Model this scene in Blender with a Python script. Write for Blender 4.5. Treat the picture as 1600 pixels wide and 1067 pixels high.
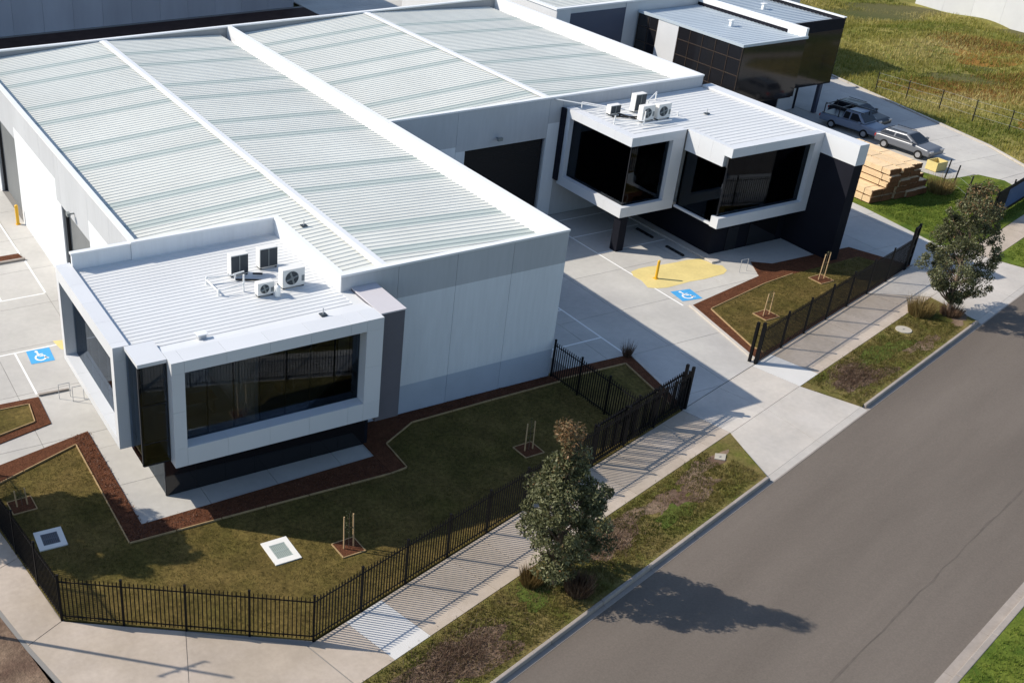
import bpy, bmesh, math, random
from mathutils import Vector, Matrix
import numpy as np

for o in list(bpy.data.objects):
    bpy.data.objects.remove(o)
S = bpy.context.scene
COL = S.collection
R = math.radians

# ------------------------------------------------------------------ camera
cd = bpy.data.cameras.new('camera')
cam = bpy.data.objects.new('camera', cd)
COL.objects.link(cam)
S.camera = cam
yaw, pitch, roll = R(25.57), R(31.06), R(0.68)
fw = Vector((math.sin(yaw)*math.cos(pitch), math.cos(yaw)*math.cos(pitch), -math.sin(pitch)))
rt = fw.cross(Vector((0, 0, 1))).normalized()
up = rt.cross(fw)
r2 = rt*math.cos(roll) + up*math.sin(roll)
u2 = -rt*math.sin(roll) + up*math.cos(roll)
m = Matrix((r2, u2, -fw)).transposed().to_4x4()
m.translation = Vector((-33.81, -39.73, 30.0))
cam.matrix_world = m
cd.sensor_fit = 'HORIZONTAL'
cd.sensor_width = 36.0
cd.lens = 40.5
cd.shift_x = 0.2206
cd.shift_y = 0.0372
cd.clip_start = 0.5
cd.clip_end = 4000

# ------------------------------------------------------------------ sky, sun, exposure
SUNV = Vector((-1.01, 0.785, 1.0)).normalized()          # towards the sun
el = math.asin(SUNV.z)
az = math.atan2(SUNV.x, SUNV.y)
w = bpy.data.worlds.new('World')
S.world = w
w.use_nodes = True
nt = w.node_tree
bg = nt.nodes['Background']
sky = nt.nodes.new('ShaderNodeTexSky')
sky.sky_type = 'NISHITA'
sky.sun_disc = False
sky.sun_elevation = el
sky.sun_rotation = az
sky.air_density = 1.0
sky.dust_density = 0.6
sky.ozone_density = 1.2
nt.links.new(sky.outputs[0], bg.inputs[0])
bg.inputs[1].default_value = 0.15
ld = bpy.data.lights.new('sun', 'SUN')
ld.energy = 4.9
ld.angle = R(0.53)
ld.color = (1.0, 0.915, 0.79)
sun = bpy.data.objects.new('sun', ld)
COL.objects.link(sun)
sun.rotation_euler = (-SUNV).to_track_quat('-Z', 'Y').to_euler()
S.view_settings.view_transform = 'Standard'
S.view_settings.look = 'None'
S.view_settings.gamma = 1.0
S.view_settings.exposure = 0.2
S.view_settings.use_curve_mapping = False

# ------------------------------------------------------------------ materials
MATS = {}


def mat(name, col, rough=0.7, spec=0.3, var=0.0, vscale=1.0, var2=0.0, v2scale=20.0, col2=None,
        bump=0.0, bscale=30.0, metal=0.0, rand=0.0, emit=None, stretch=None, rot=0.0, detail=4.0, c2lo=0.4, c2hi=0.65):
    """procedural surface: base colour, broad patches (col2 by noise), broad and fine value noise, fine relief"""
    mt = bpy.data.materials.new(name)
    mt.use_nodes = True
    n = mt.node_tree
    b = n.nodes['Principled BSDF']
    b.inputs['Roughness'].default_value = rough
    b.inputs['Specular IOR Level'].default_value = spec
    b.inputs['Metallic'].default_value = metal
    geo = n.nodes.new('ShaderNodeNewGeometry')
    pos = geo.outputs['Position']
    if stretch:
        mp = n.nodes.new('ShaderNodeMapping')
        if rot:
            mp.vector_type = 'TEXTURE'
            mp.inputs['Scale'].default_value = tuple(1/a for a in stretch)
            mp.inputs['Rotation'].default_value = (0, 0, rot)
        else:
            mp.inputs['Scale'].default_value = stretch
        n.links.new(pos, mp.inputs['Vector'])
        pos = mp.outputs[0]

    raw = geo.outputs['Position']

    def noise(sc, det=detail, fine=False):
        t = n.nodes.new('ShaderNodeTexNoise')
        t.inputs['Scale'].default_value = sc
        t.inputs['Detail'].default_value = det
        t.inputs['Roughness'].default_value = 0.6
        n.links.new(raw if (fine and rot) else pos, t.inputs['Vector'])
        return t.outputs[0]
    rgb = n.nodes.new('ShaderNodeRGB')
    rgb.outputs[0].default_value = (*col, 1)
    cur = rgb.outputs[0]
    if col2 is not None:
        rp = n.nodes.new('ShaderNodeMapRange')
        rp.inputs['From Min'].default_value = c2lo
        rp.inputs['From Max'].default_value = c2hi
        n.links.new(noise(vscale*0.6, 6), rp.inputs['Value'])
        mx = n.nodes.new('ShaderNodeMix')
        mx.data_type = 'RGBA'
        n.links.new(rp.outputs[0], mx.inputs['Factor'])
        n.links.new(cur, mx.inputs['A'])
        mx.inputs['B'].default_value = (*col2, 1)
        cur = mx.outputs['Result']

    def scale_by(cur, src, amt):
        r = n.nodes.new('ShaderNodeMapRange')
        r.inputs['From Min'].default_value = 0.25
        r.inputs['From Max'].default_value = 0.75
        r.inputs['To Min'].default_value = 1-amt
        r.inputs['To Max'].default_value = 1+amt
        n.links.new(src, r.inputs['Value'])
        mx = n.nodes.new('ShaderNodeVectorMath')
        mx.operation = 'SCALE'
        n.links.new(cur, mx.inputs[0])
        n.links.new(r.outputs[0], mx.inputs['Scale'])
        return mx.outputs[0]
    if var:
        cur = scale_by(cur, noise(vscale), var)
    if var2:
        cur = scale_by(cur, noise(v2scale, fine=True), var2)
    if rand:
        oi = n.nodes.new('ShaderNodeObjectInfo')
        r = n.nodes.new('ShaderNodeMapRange')
        r.inputs['To Min'].default_value = 1-rand
        r.inputs['To Max'].default_value = 1+rand
        n.links.new(oi.outputs['Random'], r.inputs['Value'])
        mx = n.nodes.new('ShaderNodeVectorMath')
        mx.operation = 'SCALE'
        n.links.new(cur, mx.inputs[0])
        n.links.new(r.outputs[0], mx.inputs['Scale'])
        cur = mx.outputs[0]
    n.links.new(cur, b.inputs['Base Color'])
    if bump:
        bp = n.nodes.new('ShaderNodeBump')
        bp.inputs['Strength'].default_value = bump
        bp.inputs['Distance'].default_value = 0.05
        n.links.new(noise(bscale, fine=True), bp.inputs['Height'])
        n.links.new(bp.outputs[0], b.inputs['Normal'])
    if emit:
        b.inputs['Emission Color'].default_value = (*emit, 1)
        b.inputs['Emission Strength'].default_value = 1
    MATS[name] = mt
    return mt


def glassmat(name, tint, rough=0.02):
    mt = bpy.data.materials.new(name)
    mt.use_nodes = True
    n = mt.node_tree
    n.nodes.clear()
    out = n.nodes.new('ShaderNodeOutputMaterial')
    mix = n.nodes.new('ShaderNodeMixShader')
    fr = n.nodes.new('ShaderNodeFresnel')
    fr.inputs[0].default_value = 1.52
    tr = n.nodes.new('ShaderNodeBsdfTransparent')
    tr.inputs[0].default_value = (*tint, 1)
    gl = n.nodes.new('ShaderNodeBsdfGlossy')
    gl.inputs['Roughness'].default_value = rough
    gl.inputs['Color'].default_value = (0.55, 0.64, 0.76, 1)
    n.links.new(fr.outputs[0], mix.inputs[0])
    n.links.new(tr.outputs[0], mix.inputs[1])
    n.links.new(gl.outputs[0], mix.inputs[2])
    n.links.new(mix.outputs[0], out.inputs[0])
    MATS[name] = mt


def leafmat(name, stops, rough=0.55):
    """leaf colour from a per-leaf random attribute"""
    mt = bpy.data.materials.new(name)
    mt.use_nodes = True
    n = mt.node_tree
    b = n.nodes['Principled BSDF']
    b.inputs['Roughness'].default_value = rough
    b.inputs['Specular IOR Level'].default_value = 0.35
    at = n.nodes.new('ShaderNodeAttribute')
    at.attribute_name = 'leafcol'
    cr = n.nodes.new('ShaderNodeValToRGB')
    e = cr.color_ramp.elements
    e[0].position, e[0].color = stops[0][0], (*stops[0][1], 1)
    e[1].position, e[1].color = stops[-1][0], (*stops[-1][1], 1)
    for p, c in stops[1:-1]:
        k = e.new(p)
        k.color = (*c, 1)
    n.links.new(at.outputs['Fac'], cr.inputs[0])
    n.links.new(cr.outputs[0], b.inputs['Base Color'])
    tl = n.nodes.new('ShaderNodeBsdfTranslucent')
    n.links.new(cr.outputs[0], tl.inputs[0])
    mx = n.nodes.new('ShaderNodeMixShader')
    mx.inputs[0].default_value = 0.25
    out = n.nodes['Material Output']
    n.links.new(b.outputs[0], mx.inputs[1])
    n.links.new(tl.outputs[0], mx.inputs[2])
    n.links.new(mx.outputs[0], out.inputs[0])
    MATS[name] = mt


mat('white_wall', (0.655, 0.68, 0.705), 0.75, 0.2, var=0.06, vscale=0.5, var2=0.05, v2scale=5, rand=0.025, stretch=(1, 1, 0.12))
mat('grey_band', (0.44, 0.455, 0.475), 0.75, 0.2, var=0.05, vscale=0.5, var2=0.05, v2scale=5, rand=0.03, stretch=(1, 1, 0.12))
mat('plinth_grey', (0.42, 0.47, 0.54), 0.75, 0.2, var=0.06, vscale=0.7, rand=0.02)
mat('core_concrete', (0.30, 0.31, 0.32), 0.85, 0.1)
mat('capping', (0.72, 0.73, 0.74), 0.4, 0.4, var=0.03, vscale=0.4)
mat('frame_white', (0.60, 0.615, 0.635), 0.45, 0.4, var=0.025, vscale=0.4, rand=0.02)
mat('pier_grey', (0.115, 0.112, 0.13), 0.7, 0.25, var=0.06, vscale=1.0)
mat('pier_cap', (0.52, 0.50, 0.52), 0.6, 0.3, var=0.04, vscale=1.0)
mat('roof_metal', (0.65, 0.66, 0.61), 0.5, 0.35, var=0.08, vscale=0.12, var2=0.04, v2scale=1.6)
mat('skylight_sheet', (0.45, 0.50, 0.465), 0.4, 0.4, var=0.05, vscale=0.3)
mat('office_roof', (0.63, 0.64, 0.64), 0.45, 0.4, var=0.04, vscale=0.3, var2=0.02, v2scale=3)
mat('dark_wall', (0.010, 0.011, 0.017), 0.7, 0.12, var=0.15, vscale=0.5)
mat('dark_metal', (0.018, 0.018, 0.02), 0.5, 0.3)
mat('mullion', (0.05, 0.05, 0.055), 0.5, 0.2)
mat('door_dark', (0.016, 0.015, 0.016), 0.6, 0.2)
mat('door_grey', (0.17, 0.18, 0.185), 0.5, 0.35, var=0.04, vscale=1)
mat('interior', (0.62, 0.61, 0.59), 0.8, 0.2)
mat('interior_floor', (0.48, 0.46, 0.43), 0.8, 0.2)
mat('desk', (0.45, 0.36, 0.26), 0.6, 0.3)
glassmat('glass_dark', (0.55, 0.57, 0.585))
glassmat('glass_blue', (0.70, 0.73, 0.74))
mat('glass_black', (0.012, 0.012, 0.014), 0.08, 0.5)
mat('yard_concrete', (0.48, 0.465, 0.43), 0.85, 0.2, var=0.13, vscale=0.22, var2=0.05, v2scale=3.0, rand=0.03,
    col2=(0.42, 0.405, 0.385), bump=0.1, bscale=60)
mat('slab_base', (0.23, 0.22, 0.205), 0.9, 0.1)
mat('path_concrete', (0.385, 0.325, 0.262), 0.88, 0.2, var=0.12, vscale=0.5, var2=0.07, v2scale=5.0, rand=0.05,
    col2=(0.45, 0.385, 0.325), bump=0.15, bscale=50)
mat('path_new', (0.56, 0.55, 0.53), 0.85, 0.2, var=0.04, vscale=1.0)
mat('apron_concrete', (0.50, 0.46, 0.41), 0.86, 0.2, var=0.14, vscale=0.35, var2=0.06, v2scale=4.0, rand=0.03,
    col2=(0.46, 0.43, 0.395), bump=0.12, bscale=50)
mat('kerb_concrete', (0.30, 0.265, 0.235), 0.85, 0.2, var=0.12, vscale=1.0, var2=0.06, v2scale=8, rand=0.05)
mat('asphalt', (0.118, 0.099, 0.083), 0.88, 0.22, var=0.07, vscale=0.8, var2=0.13, v2scale=14.0,
    col2=(0.168, 0.143, 0.121), bump=0.4, bscale=80, stretch=(0.07, 0.55, 1), rot=R(16.1), c2lo=0.30, c2hi=0.75)
mat('tar', (0.112, 0.094, 0.079), 0.8, 0.25, var=0.2, vscale=2.0)
mat('lawn', (0.128, 0.093, 0.030), 0.9, 0.1, var=0.32, vscale=0.8, var2=0.45, v2scale=6.0, col2=(0.086, 0.070, 0.019),
    bump=0.8, bscale=22)
mat('verge_grass', (0.165, 0.130, 0.048), 0.9, 0.1, var=0.25, vscale=1.1, var2=0.35, v2scale=8.0, col2=(0.092, 0.100, 0.020),
    bump=0.8, bscale=20)
mat('verge_soil', (0.21, 0.15, 0.105), 0.95, 0.1, var=0.25, vscale=0.9, var2=0.30, v2scale=6.0, col2=(0.105, 0.066, 0.048),
    bump=0.8, bscale=14)
mat('bright_grass', (0.13, 0.16, 0.025), 0.9, 0.1, var=0.2, vscale=0.9, var2=0.3, v2scale=7.0, col2=(0.055, 0.095, 0.012),
    bump=0.8, bscale=18)
mat('lush_grass', (0.072, 0.105, 0.020), 0.9, 0.1, var=0.3, vscale=1.2, var2=0.4, v2scale=7.0, col2=(0.095, 0.105, 0.025),
    bump=0.8, bscale=18)
mat('field_grass', (0.24, 0.21, 0.065), 0.9, 0.1, var=0.25, vscale=0.35, var2=0.30, v2scale=3.0, col2=(0.125, 0.14, 0.03),
    bump=0.8, bscale=8)
mat('field_rust', (0.25, 0.13, 0.035), 0.9, 0.1, var=0.25, vscale=0.35, var2=0.3, v2scale=3.0, col2=(0.14, 0.11, 0.024),
    bump=0.8, bscale=8)
mat('ground_base', (0.12, 0.105, 0.05), 0.95, 0.1, var=0.2, vscale=0.05, col2=(0.07, 0.08, 0.025))
mat('dark_soil', (0.055, 0.035, 0.030), 0.95, 0.1, var=0.3, vscale=0.8)
mat('mulch', (0.105, 0.042, 0.022), 0.95, 0.1, var=0.25, vscale=3.0, var2=0.5, v2scale=14.0, bump=1.0, bscale=18)
mat('edging', (0.36, 0.25, 0.13), 0.8, 0.2, var=0.2, vscale=3.0)
mat('paint_white', (0.78, 0.78, 0.76), 0.7, 0.2, var2=0.08, v2scale=8)
mat('paint_yellow', (0.66, 0.54, 0.23), 0.7, 0.2, var=0.10, vscale=0.8, var2=0.06, v2scale=6)
mat('paint_blue', (0.07, 0.34, 0.66), 0.7, 0.2, var=0.08, vscale=2.0)
mat('bollard_yellow', (0.72, 0.40, 0.02), 0.45, 0.4)
mat('rubber', (0.015, 0.015, 0.015), 0.8, 0.2)
mat('fence_black', (0.006, 0.006, 0.007), 0.6, 0.12)
mat('timber', (0.70, 0.52, 0.32), 0.8, 0.2, var=0.12, vscale=2.0, var2=0.10, v2scale=9, rand=0.06)
mat('timber_end', (0.135, 0.060, 0.027), 0.85, 0.15, var=0.25, vscale=3.0, var2=0.25, v2scale=12, rand=0.08)  # brown darkened to carry the shade of the street-facing ends
mat('stake_wood', (0.52, 0.36, 0.20), 0.8, 0.2, var=0.15, vscale=4.0)
mat('bark', (0.16, 0.12, 0.09), 0.9, 0.1, var=0.25, vscale=3.0, bump=0.6, bscale=12)
mat('ac_white', (0.70, 0.69, 0.66), 0.5, 0.4)
mat('ac_dark', (0.035, 0.045, 0.055), 0.5, 0.3)
mat('ac_fan', (0.20, 0.22, 0.22), 0.5, 0.3)
mat('galv', (0.50, 0.51, 0.52), 0.4, 0.4, metal=0.4)
mat('pvc_white', (0.78, 0.78, 0.76), 0.4, 0.4)
mat('grate_dark', (0.10, 0.11, 0.13), 0.6, 0.3)
mat('grate_green', (0.30, 0.35, 0.33), 0.6, 0.3)
mat('lid_concrete', (0.40, 0.37, 0.31), 0.85, 0.2, var=0.1, vscale=3)
mat('pit_concrete', (0.70, 0.69, 0.66), 0.8, 0.2, var=0.05, vscale=2)
mat('car_silver', (0.15, 0.16, 0.18), 0.35, 0.5, metal=0.3)
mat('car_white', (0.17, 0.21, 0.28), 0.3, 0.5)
mat('car_dark', (0.02, 0.021, 0.025), 0.3, 0.5)
mat('car_glass', (0.012, 0.014, 0.018), 0.05, 0.5)
mat('car_light', (0.45, 0.03, 0.02), 0.2, 0.5)
mat('rim', (0.45, 0.45, 0.46), 0.3, 0.5, metal=0.6)
mat('banner', (0.035, 0.075, 0.17), 0.6, 0.3, var=0.2, vscale=0.8, col2=(0.50, 0.56, 0.66), c2lo=0.56, c2hi=0.62)
mat('bronze', (0.045, 0.032, 0.024), 0.5, 0.3)
mat('pale_panel', (0.55, 0.56, 0.57), 0.75, 0.2, var=0.04, vscale=0.6, rand=0.05)
mat('blue_panel', (0.075, 0.085, 0.12), 0.7, 0.25, var=0.05, vscale=0.6)
mat('rear_panel', (0.30, 0.33, 0.38), 0.8, 0.2, var=0.12, vscale=0.35, rand=0.10, stretch=(1, 1, 0.2))
mat('neigh_roof', (0.40, 0.46, 0.51), 0.5, 0.35, var=0.06, vscale=0.4)
mat('pole_wood', (0.20, 0.16, 0.12), 0.85, 0.15, var=0.2, vscale=2)
leafmat('leaf_gum', [(0.0, (0.030, 0.036, 0.015)), (0.45, (0.098, 0.104, 0.042)), (0.8, (0.20, 0.205, 0.105)), (0.9, (0.16, 0.115, 0.055)), (1.0, (0.26, 0.14, 0.065))])
leafmat('leaf_dry', [(0.0, (0.09, 0.055, 0.02)), (0.5, (0.20, 0.14, 0.05)), (1.0, (0.30, 0.24, 0.10))])
leafmat('leaf_grass', [(0.0, (0.072, 0.085, 0.016)), (0.5, (0.14, 0.112, 0.030)), (1.0, (0.28, 0.22, 0.10))])
leafmat('leaf_field', [(0.0, (0.12, 0.155, 0.024)), (0.45, (0.28, 0.25, 0.055)), (1.0, (0.60, 0.50, 0.24))])
leafmat('leaf_lush', [(0.0, (0.10, 0.155, 0.018)), (0.5, (0.17, 0.20, 0.035)), (1.0, (0.30, 0.28, 0.08))])
leafmat('leaf_rust', [(0.0, (0.14, 0.10, 0.025)), (0.5, (0.27, 0.15, 0.04)), (1.0, (0.36, 0.20, 0.07))])
leafmat('leaf_twig', [(0.0, (0.06, 0.035, 0.025)), (0.5, (0.14, 0.085, 0.055)), (1.0, (0.24, 0.17, 0.11))])


# ------------------------------------------------------------------ builders
class MB:
    def __init__(self):
        self.v, self.f, self.pc = [], [], []

    def add(self, vs, fs):
        b = len(self.v)
        self.pc.append((b, len(self.f), len(vs), len(fs)))
        self.v += [tuple(p) for p in vs]
        self.f += [tuple(b+i for i in q) for q in fs]
        return self

    def box(self, x0, x1, y0, y1, z0, z1):
        return self.add([(x0, y0, z0), (x1, y0, z0), (x1, y1, z0), (x0, y1, z0),
                         (x0, y0, z1), (x1, y0, z1), (x1, y1, z1), (x0, y1, z1)],
                        [(3, 2, 1, 0), (4, 5, 6, 7), (0, 1, 5, 4), (1, 2, 6, 5), (2, 3, 7, 6), (3, 0, 4, 7)])

    def prism(self, poly, z0, z1):
        """poly counter-clockwise list of (x,y) or (x,y,ztop)"""
        n = len(poly)
        a = sum(poly[i][0]*poly[(i+1) % n][1]-poly[(i+1) % n][0]*poly[i][1] for i in range(n))
        if a < 0:
            poly = poly[::-1]
        lo = [(p[0], p[1], z0 if len(p) == 2 else p[2]-(z1-z0)) for p in poly]
        hi = [(p[0], p[1], z1 if len(p) == 2 else p[2]) for p in poly]
        return self.add(lo+hi, [tuple(range(n))[::-1], tuple(range(n, 2*n))] +
                        [(i, (i+1) % n, n+(i+1) % n, n+i) for i in range(n)])

    def tube(self, p, q, r0, r1=None, n=8, cap=True):
        r1 = r0 if r1 is None else r1
        p, q = Vector(p), Vector(q)
        d = (q-p).normalized()
        a = d.orthogonal().normalized()
        b = d.cross(a)
        vs = []
        for c, r in ((p, r0), (q, r1)):
            for k in range(n):
                t = 2*math.pi*k/n
                vs.append(c+a*r*math.cos(t)+b*r*math.sin(t))
        fs = [(k, (k+1) % n, n+(k+1) % n, n+k) for k in range(n)]
        if cap:
            fs += [tuple(range(n))[::-1], tuple(range(n, 2*n))]
        return self.add(vs, fs)

    def mesh(self, name):
        me = bpy.data.meshes.new(name)
        me.from_pydata(self.v, [], self.f)
        me.update()
        return me

    def build(self, name, mt, parent=None, smooth=False, bevel=0.0, seg=2):
        """vertices are in world space for unrotated parents, local for rotated ones"""
        if parent is not None and parent.get('_off') is not None:
            ox, oy, oz = parent['_off']
            self.v = [(x-ox, y-oy, z-oz) for x, y, z in self.v]
        me = self.mesh(name)
        me.materials.append(MATS[mt])
        if smooth:
            for p in me.polygons:
                p.use_smooth = True
        o = bpy.data.objects.new(name, me)
        COL.objects.link(o)
        if parent is not None:
            o.parent = parent
            if parent.get('_off') is not None:
                o['_off'] = (0.0, 0.0, 0.0) if False else tuple(parent['_off'])
        if bevel:
            md = o.modifiers.new('bevel', 'BEVEL')
            md.width = bevel
            md.segments = seg
            md.limit_method = 'ANGLE'
        return o


def each(mb, name, mt, parent=None, **kw):
    """every primitive of the builder becomes a part of its own"""
    for v0, f0, nv, nf in mb.pc:
        q = MB()
        q.v = mb.v[v0:v0+nv]
        q.f = [tuple(i-v0 for i in f) for f in mb.f[f0:f0+nf]]
        q.build(name, mt, parent, **kw)


def tag(o, label, cat, group=None):
    o['label'] = label
    o['category'] = cat
    if group:
        o['group'] = group
    return o


def thing(name, label, cat, loc=(0, 0, 0), rz=0.0, group=None):
    o = bpy.data.objects.new(name, None)
    COL.objects.link(o)
    o.location = loc
    o.rotation_euler = (0, 0, rz)
    o.empty_display_size = 0.3
    if rz == 0.0:
        o['_off'] = tuple(float(a) for a in loc)
    return tag(o, label, cat, group)


def struct(name, mb, mt):
    o = mb.build(name, mt)
    o['kind'] = 'structure'
    return o


def linked(name, me, parent, loc, rz=0.0, scale=None):
    o = bpy.data.objects.new(name, me)
    COL.objects.link(o)
    o.parent = parent
    o.location = loc
    o.rotation_euler = (0, 0, rz)
    if scale:
        o.scale = scale
    return o


def copy_tree(src, parent=None):
    c = src.copy()
    COL.objects.link(c)
    if parent is not None:
        c.parent = parent
    for ch in list(src.children):
        copy_tree(ch, c)
    return c


TH = R(16.1)
CU, SU = math.cos(TH), math.sin(TH)


def uv(u, v):
    """street-aligned coordinates -> world"""
    return (u*CU-v*SU, u*SU+v*CU)


def clip(poly, a, b, c):
    """keep a*x+b*y>=c"""
    out = []
    for i in range(len(poly)):
        p, q = poly[i], poly[(i+1) % len(poly)]
        dp, dq = a*p[0]+b*p[1]-c, a*q[0]+b*q[1]-c
        if dp >= 0:
            out.append(p)
        if (dp > 0) != (dq > 0):
            t = dp/(dp-dq)
            out.append((p[0]+t*(q[0]-p[0]), p[1]+t*(q[1]-p[1])))
    return out


def clip_poly(poly, region):
    """clip poly by convex region (ccw)"""
    n = len(region)
    for i in range(n):
        p, q = region[i], region[(i+1) % n]
        a, b = -(q[1]-p[1]), (q[0]-p[0])
        poly = clip(poly, a, b, a*p[0]+b*p[1])
        if len(poly) < 3:
            return None
    return poly


def area(poly):
    return 0.5*abs(sum(poly[i][0]*poly[(i+1) % len(poly)][1]-poly[(i+1) % len(poly)][0]*poly[i][1] for i in range(len(poly))))


def slabs(parent, region, sx, sy, x0, y0, z1, mt, gap=0.012, thick=0.1):
    xs = [p[0] for p in region]
    ys = [p[1] for p in region]
    i0, i1 = math.floor((min(xs)-x0)/sx), math.ceil((max(xs)-x0)/sx)
    j0, j1 = math.floor((min(ys)-y0)/sy), math.ceil((max(ys)-y0)/sy)
    for i in range(i0, i1):
        for j in range(j0, j1):
            ax, ay = x0+i*sx+gap, y0+j*sy+gap
            c = [(ax, ay), (ax+sx-2*gap, ay), (ax+sx-2*gap, ay+sy-2*gap), (ax, ay+sy-2*gap)]
            c = clip_poly(c, region)
            if c and area(c) > 0.02:
                MB().prism(c, z1-thick, z1).build('slab', mt, parent)


# ------------------------------------------------------------------ ground, road, paths
struct('ground', MB().prism([(-900, -900), (1500, -900), (1500, 1500), (-900, 1500)], -1.0, -0.32), 'ground_base')


def grid_sheet(x0, x1, y0, y1, step, zf, keep=None):
    nx, ny = int((x1-x0)/step)+1, int((y1-y0)/step)+1
    mb = MB()
    mb.v = [(x0+i*step, y0+j*step, zf(x0+i*step, y0+j*step)) for j in range(ny) for i in range(nx)]
    for j in range(ny-1):
        for i in range(nx-1):
            cx, cy = x0+(i+.5)*step, y0+(j+.5)*step
            if keep is None or keep(cx, cy):
                mb.f.append((j*nx+i, j*nx+i+1, (j+1)*nx+i+1, (j+1)*nx+i))
    return mb


# road carriageway (slightly below the verge)
rz = -0.19
rd = struct('road', MB().prism([uv(-60, -11.9), uv(140, -11.9), uv(140, -22.35), uv(-60, -22.35)], -0.3, rz), 'asphalt')
# tar seam along the carriageway, wavering a little
rs_ = random.Random(77)
us = [-14+1.1*k for k in range(46)]
cv = [-19.58+rs_.uniform(-.05, .05) for _ in us]
wv = [rs_.uniform(.012, .05) for _ in us]
struct('road_seam', MB().prism([uv(a, c-w_) for a, c, w_ in zip(us, cv, wv)]+[uv(a, c+w_) for a, c, w_ in list(zip(us, cv, wv))[::-1]], rz-.05, rz+.004), 'tar')

kerb = bpy.data.objects.new('kerb', None)
COL.objects.link(kerb)
kerb['kind'] = 'structure'
for a, b in [(-60, 0.45), (9.75, 23.3), (33.2, 140)]:
    u = a
    while u < b-0.2:
        e = min(u+3.2, b)
        MB().prism([uv(u+.008, -11.9), uv(e-.008, -11.9), uv(e-.008, -11.75), uv(u+.008, -11.75)], -0.25, 0.015).build('kerb_stone', 'kerb_concrete', kerb, bevel=0.03)
        u = e
u = -60
while u < 140:
    MB().prism([uv(u+.008, -22.62), uv(u+3.192, -22.62), uv(u+3.192, -22.38), uv(u+.008, -22.38)], -0.25, 0.01).build('kerb_stone', 'kerb_concrete', kerb, bevel=0.03)
    if -24 < u < 40:
        MB().prism([uv(u+.008, -12.1), uv(u+3.192, -12.1), uv(u+3.192, -11.91), uv(u+.008, -11.91)], -0.25, rz+0.012).build('channel_slab', 'kerb_concrete', kerb)
        MB().prism([uv(u+.008, -22.37), uv(u+3.192, -22.37), uv(u+3.192, -22.02), uv(u+.008, -22.02)], -0.25, rz+0.012).build('channel_slab', 'kerb_concrete', kerb)
    u += 3.2

# footpath
fp = bpy.data.objects.new('footpath', None)
COL.objects.link(fp)
fp['kind'] = 'structure'
MB().prism([uv(-22.5, -8.8), uv(2.6, -8.8), uv(2.6, -6.22), uv(-22.5, -6.22)], -0.2, -0.025).build('path_bed', 'slab_base', fp)
MB().prism([uv(8.9, -8.85), uv(21.9, -8.85), uv(21.9, -6.22), uv(8.9, -6.22)], -0.2, -0.02).build('path_bed', 'slab_base', fp)
MB().prism([uv(32.5, -9.05), uv(120, -9.05), uv(120, -7.6), uv(32.5, -7.6)], -0.2, -0.02).build('path_bed', 'slab_base', fp)


def pathrun(u0, u1, v0, v1, L, newat=()):
    u, k = u0, 0
    while u < u1-0.3:
        e = min(u+L, u1)
        MB().prism([uv(u+.012, v0), uv(e-.012, v0), uv(e-.012, v1), uv(u+.012, v1)], -0.1, 0.0).build(
            'slab', 'path_new' if k in newat else 'path_concrete', fp)
        u = e
        k += 1


pathrun(-22.2, 2.4, -8.8, -6.26, 1.9, (1,))
pathrun(8.95, 21.9, -8.85, -6.26, 1.9, (0,))
pathrun(32.6, 120, -9.05, -7.6, 1.9)
MB().prism([uv(21.92, -6.27), uv(24.25, -8.84), uv(21.92, -8.85)], -0.1, 0.0).build('slab', 'path_concrete', fp)
# corner pad and the side-street path
for poly in ([(-27.4, -7.17), (-23.4, -9.6), (-24.6, -13.2), (-28.0, -11.0), (-28.83, -7.9)],
             [(-23.38, -9.62), uv(-22.25, -6.22), uv(-22.25, -8.82), (-20.6, -15.1), (-24.58, -13.22)],
             [(-24.6, -13.24), (-20.62, -15.12), (-23.5, -17.5), (-27.8, -13.5), (-28.0, -11.03)],
             [(-27.41, -7.14), (-28.84, -7.87), (-29.75, -3.6), (-27.97, -2.9)],
             [(-27.97, -2.87), (-29.76, -3.57), (-30.9, 2.0), (-28.7, 2.0)],
             [(-28.7, 2.03), (-30.9, 2.03), (-32.0, 7.0), (-29.4, 7.0)]):
    MB().prism(poly, -0.12, 0.0).build('slab', 'path_concrete', fp)
MB().prism([(-27.3, -7.2), (-19.3, -12.0), (-18.6, -14.6), (-20.6, -15.2), (-23.5, -17.6), (-27.9, -13.6), (-29.0, -7.9), (-31.2, 2.2), (-28.5, 2.2)], -0.2, -0.02).build('path_bed', 'slab_base', fp)

# driveway crossings
dv = bpy.data.objects.new('driveway_crossing', None)
COL.objects.link(dv)
dv['kind'] = 'structure'


def q3(u, v, z):
    x, y = uv(u, v)
    return (x, y, z)


def apron(u0a, u1a, u0b, u1b, u0c, u1c, v_top):
    um, ub, uc = (u0a+u1a)/2, (u0b+u1b)/2, (u0c+u1c)/2
    g = 0.008
    for A, B, C in ((u0a, u0b, u0c), (u1a, u1b, u1c)):
        s = g if A < um else -g
        MB().prism([q3(A, v_top, 0.0), q3(um-s, v_top, 0.0), q3(ub-s, -8.83, 0.0), q3(B, -8.83, 0.0)], 0, 0.12).build('slab', 'apron_concrete', dv)
        MB().prism([q3(B, -8.85, 0.0), q3(ub-s, -8.85, 0.0), q3(uc-s, -11.7, -0.14), q3(C, -11.7, -0.14)], 0, 0.12).build('slab', 'apron_concrete', dv)
        MB().prism([q3(C, -11.71, -0.14), q3(uc-s, -11.71, -0.14), q3(uc-s, -12.05, rz+0.01), q3(C, -12.05, rz+0.01)], 0, 0.1).build('slab', 'apron_concrete', dv)


apron(2.42, 8.93, 2.42, 8.93, 0.55, 9.65, -6.24)
apron(21.95, 32.5, 24.3, 32.5, 23.4, 33.1, -6.24)

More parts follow.
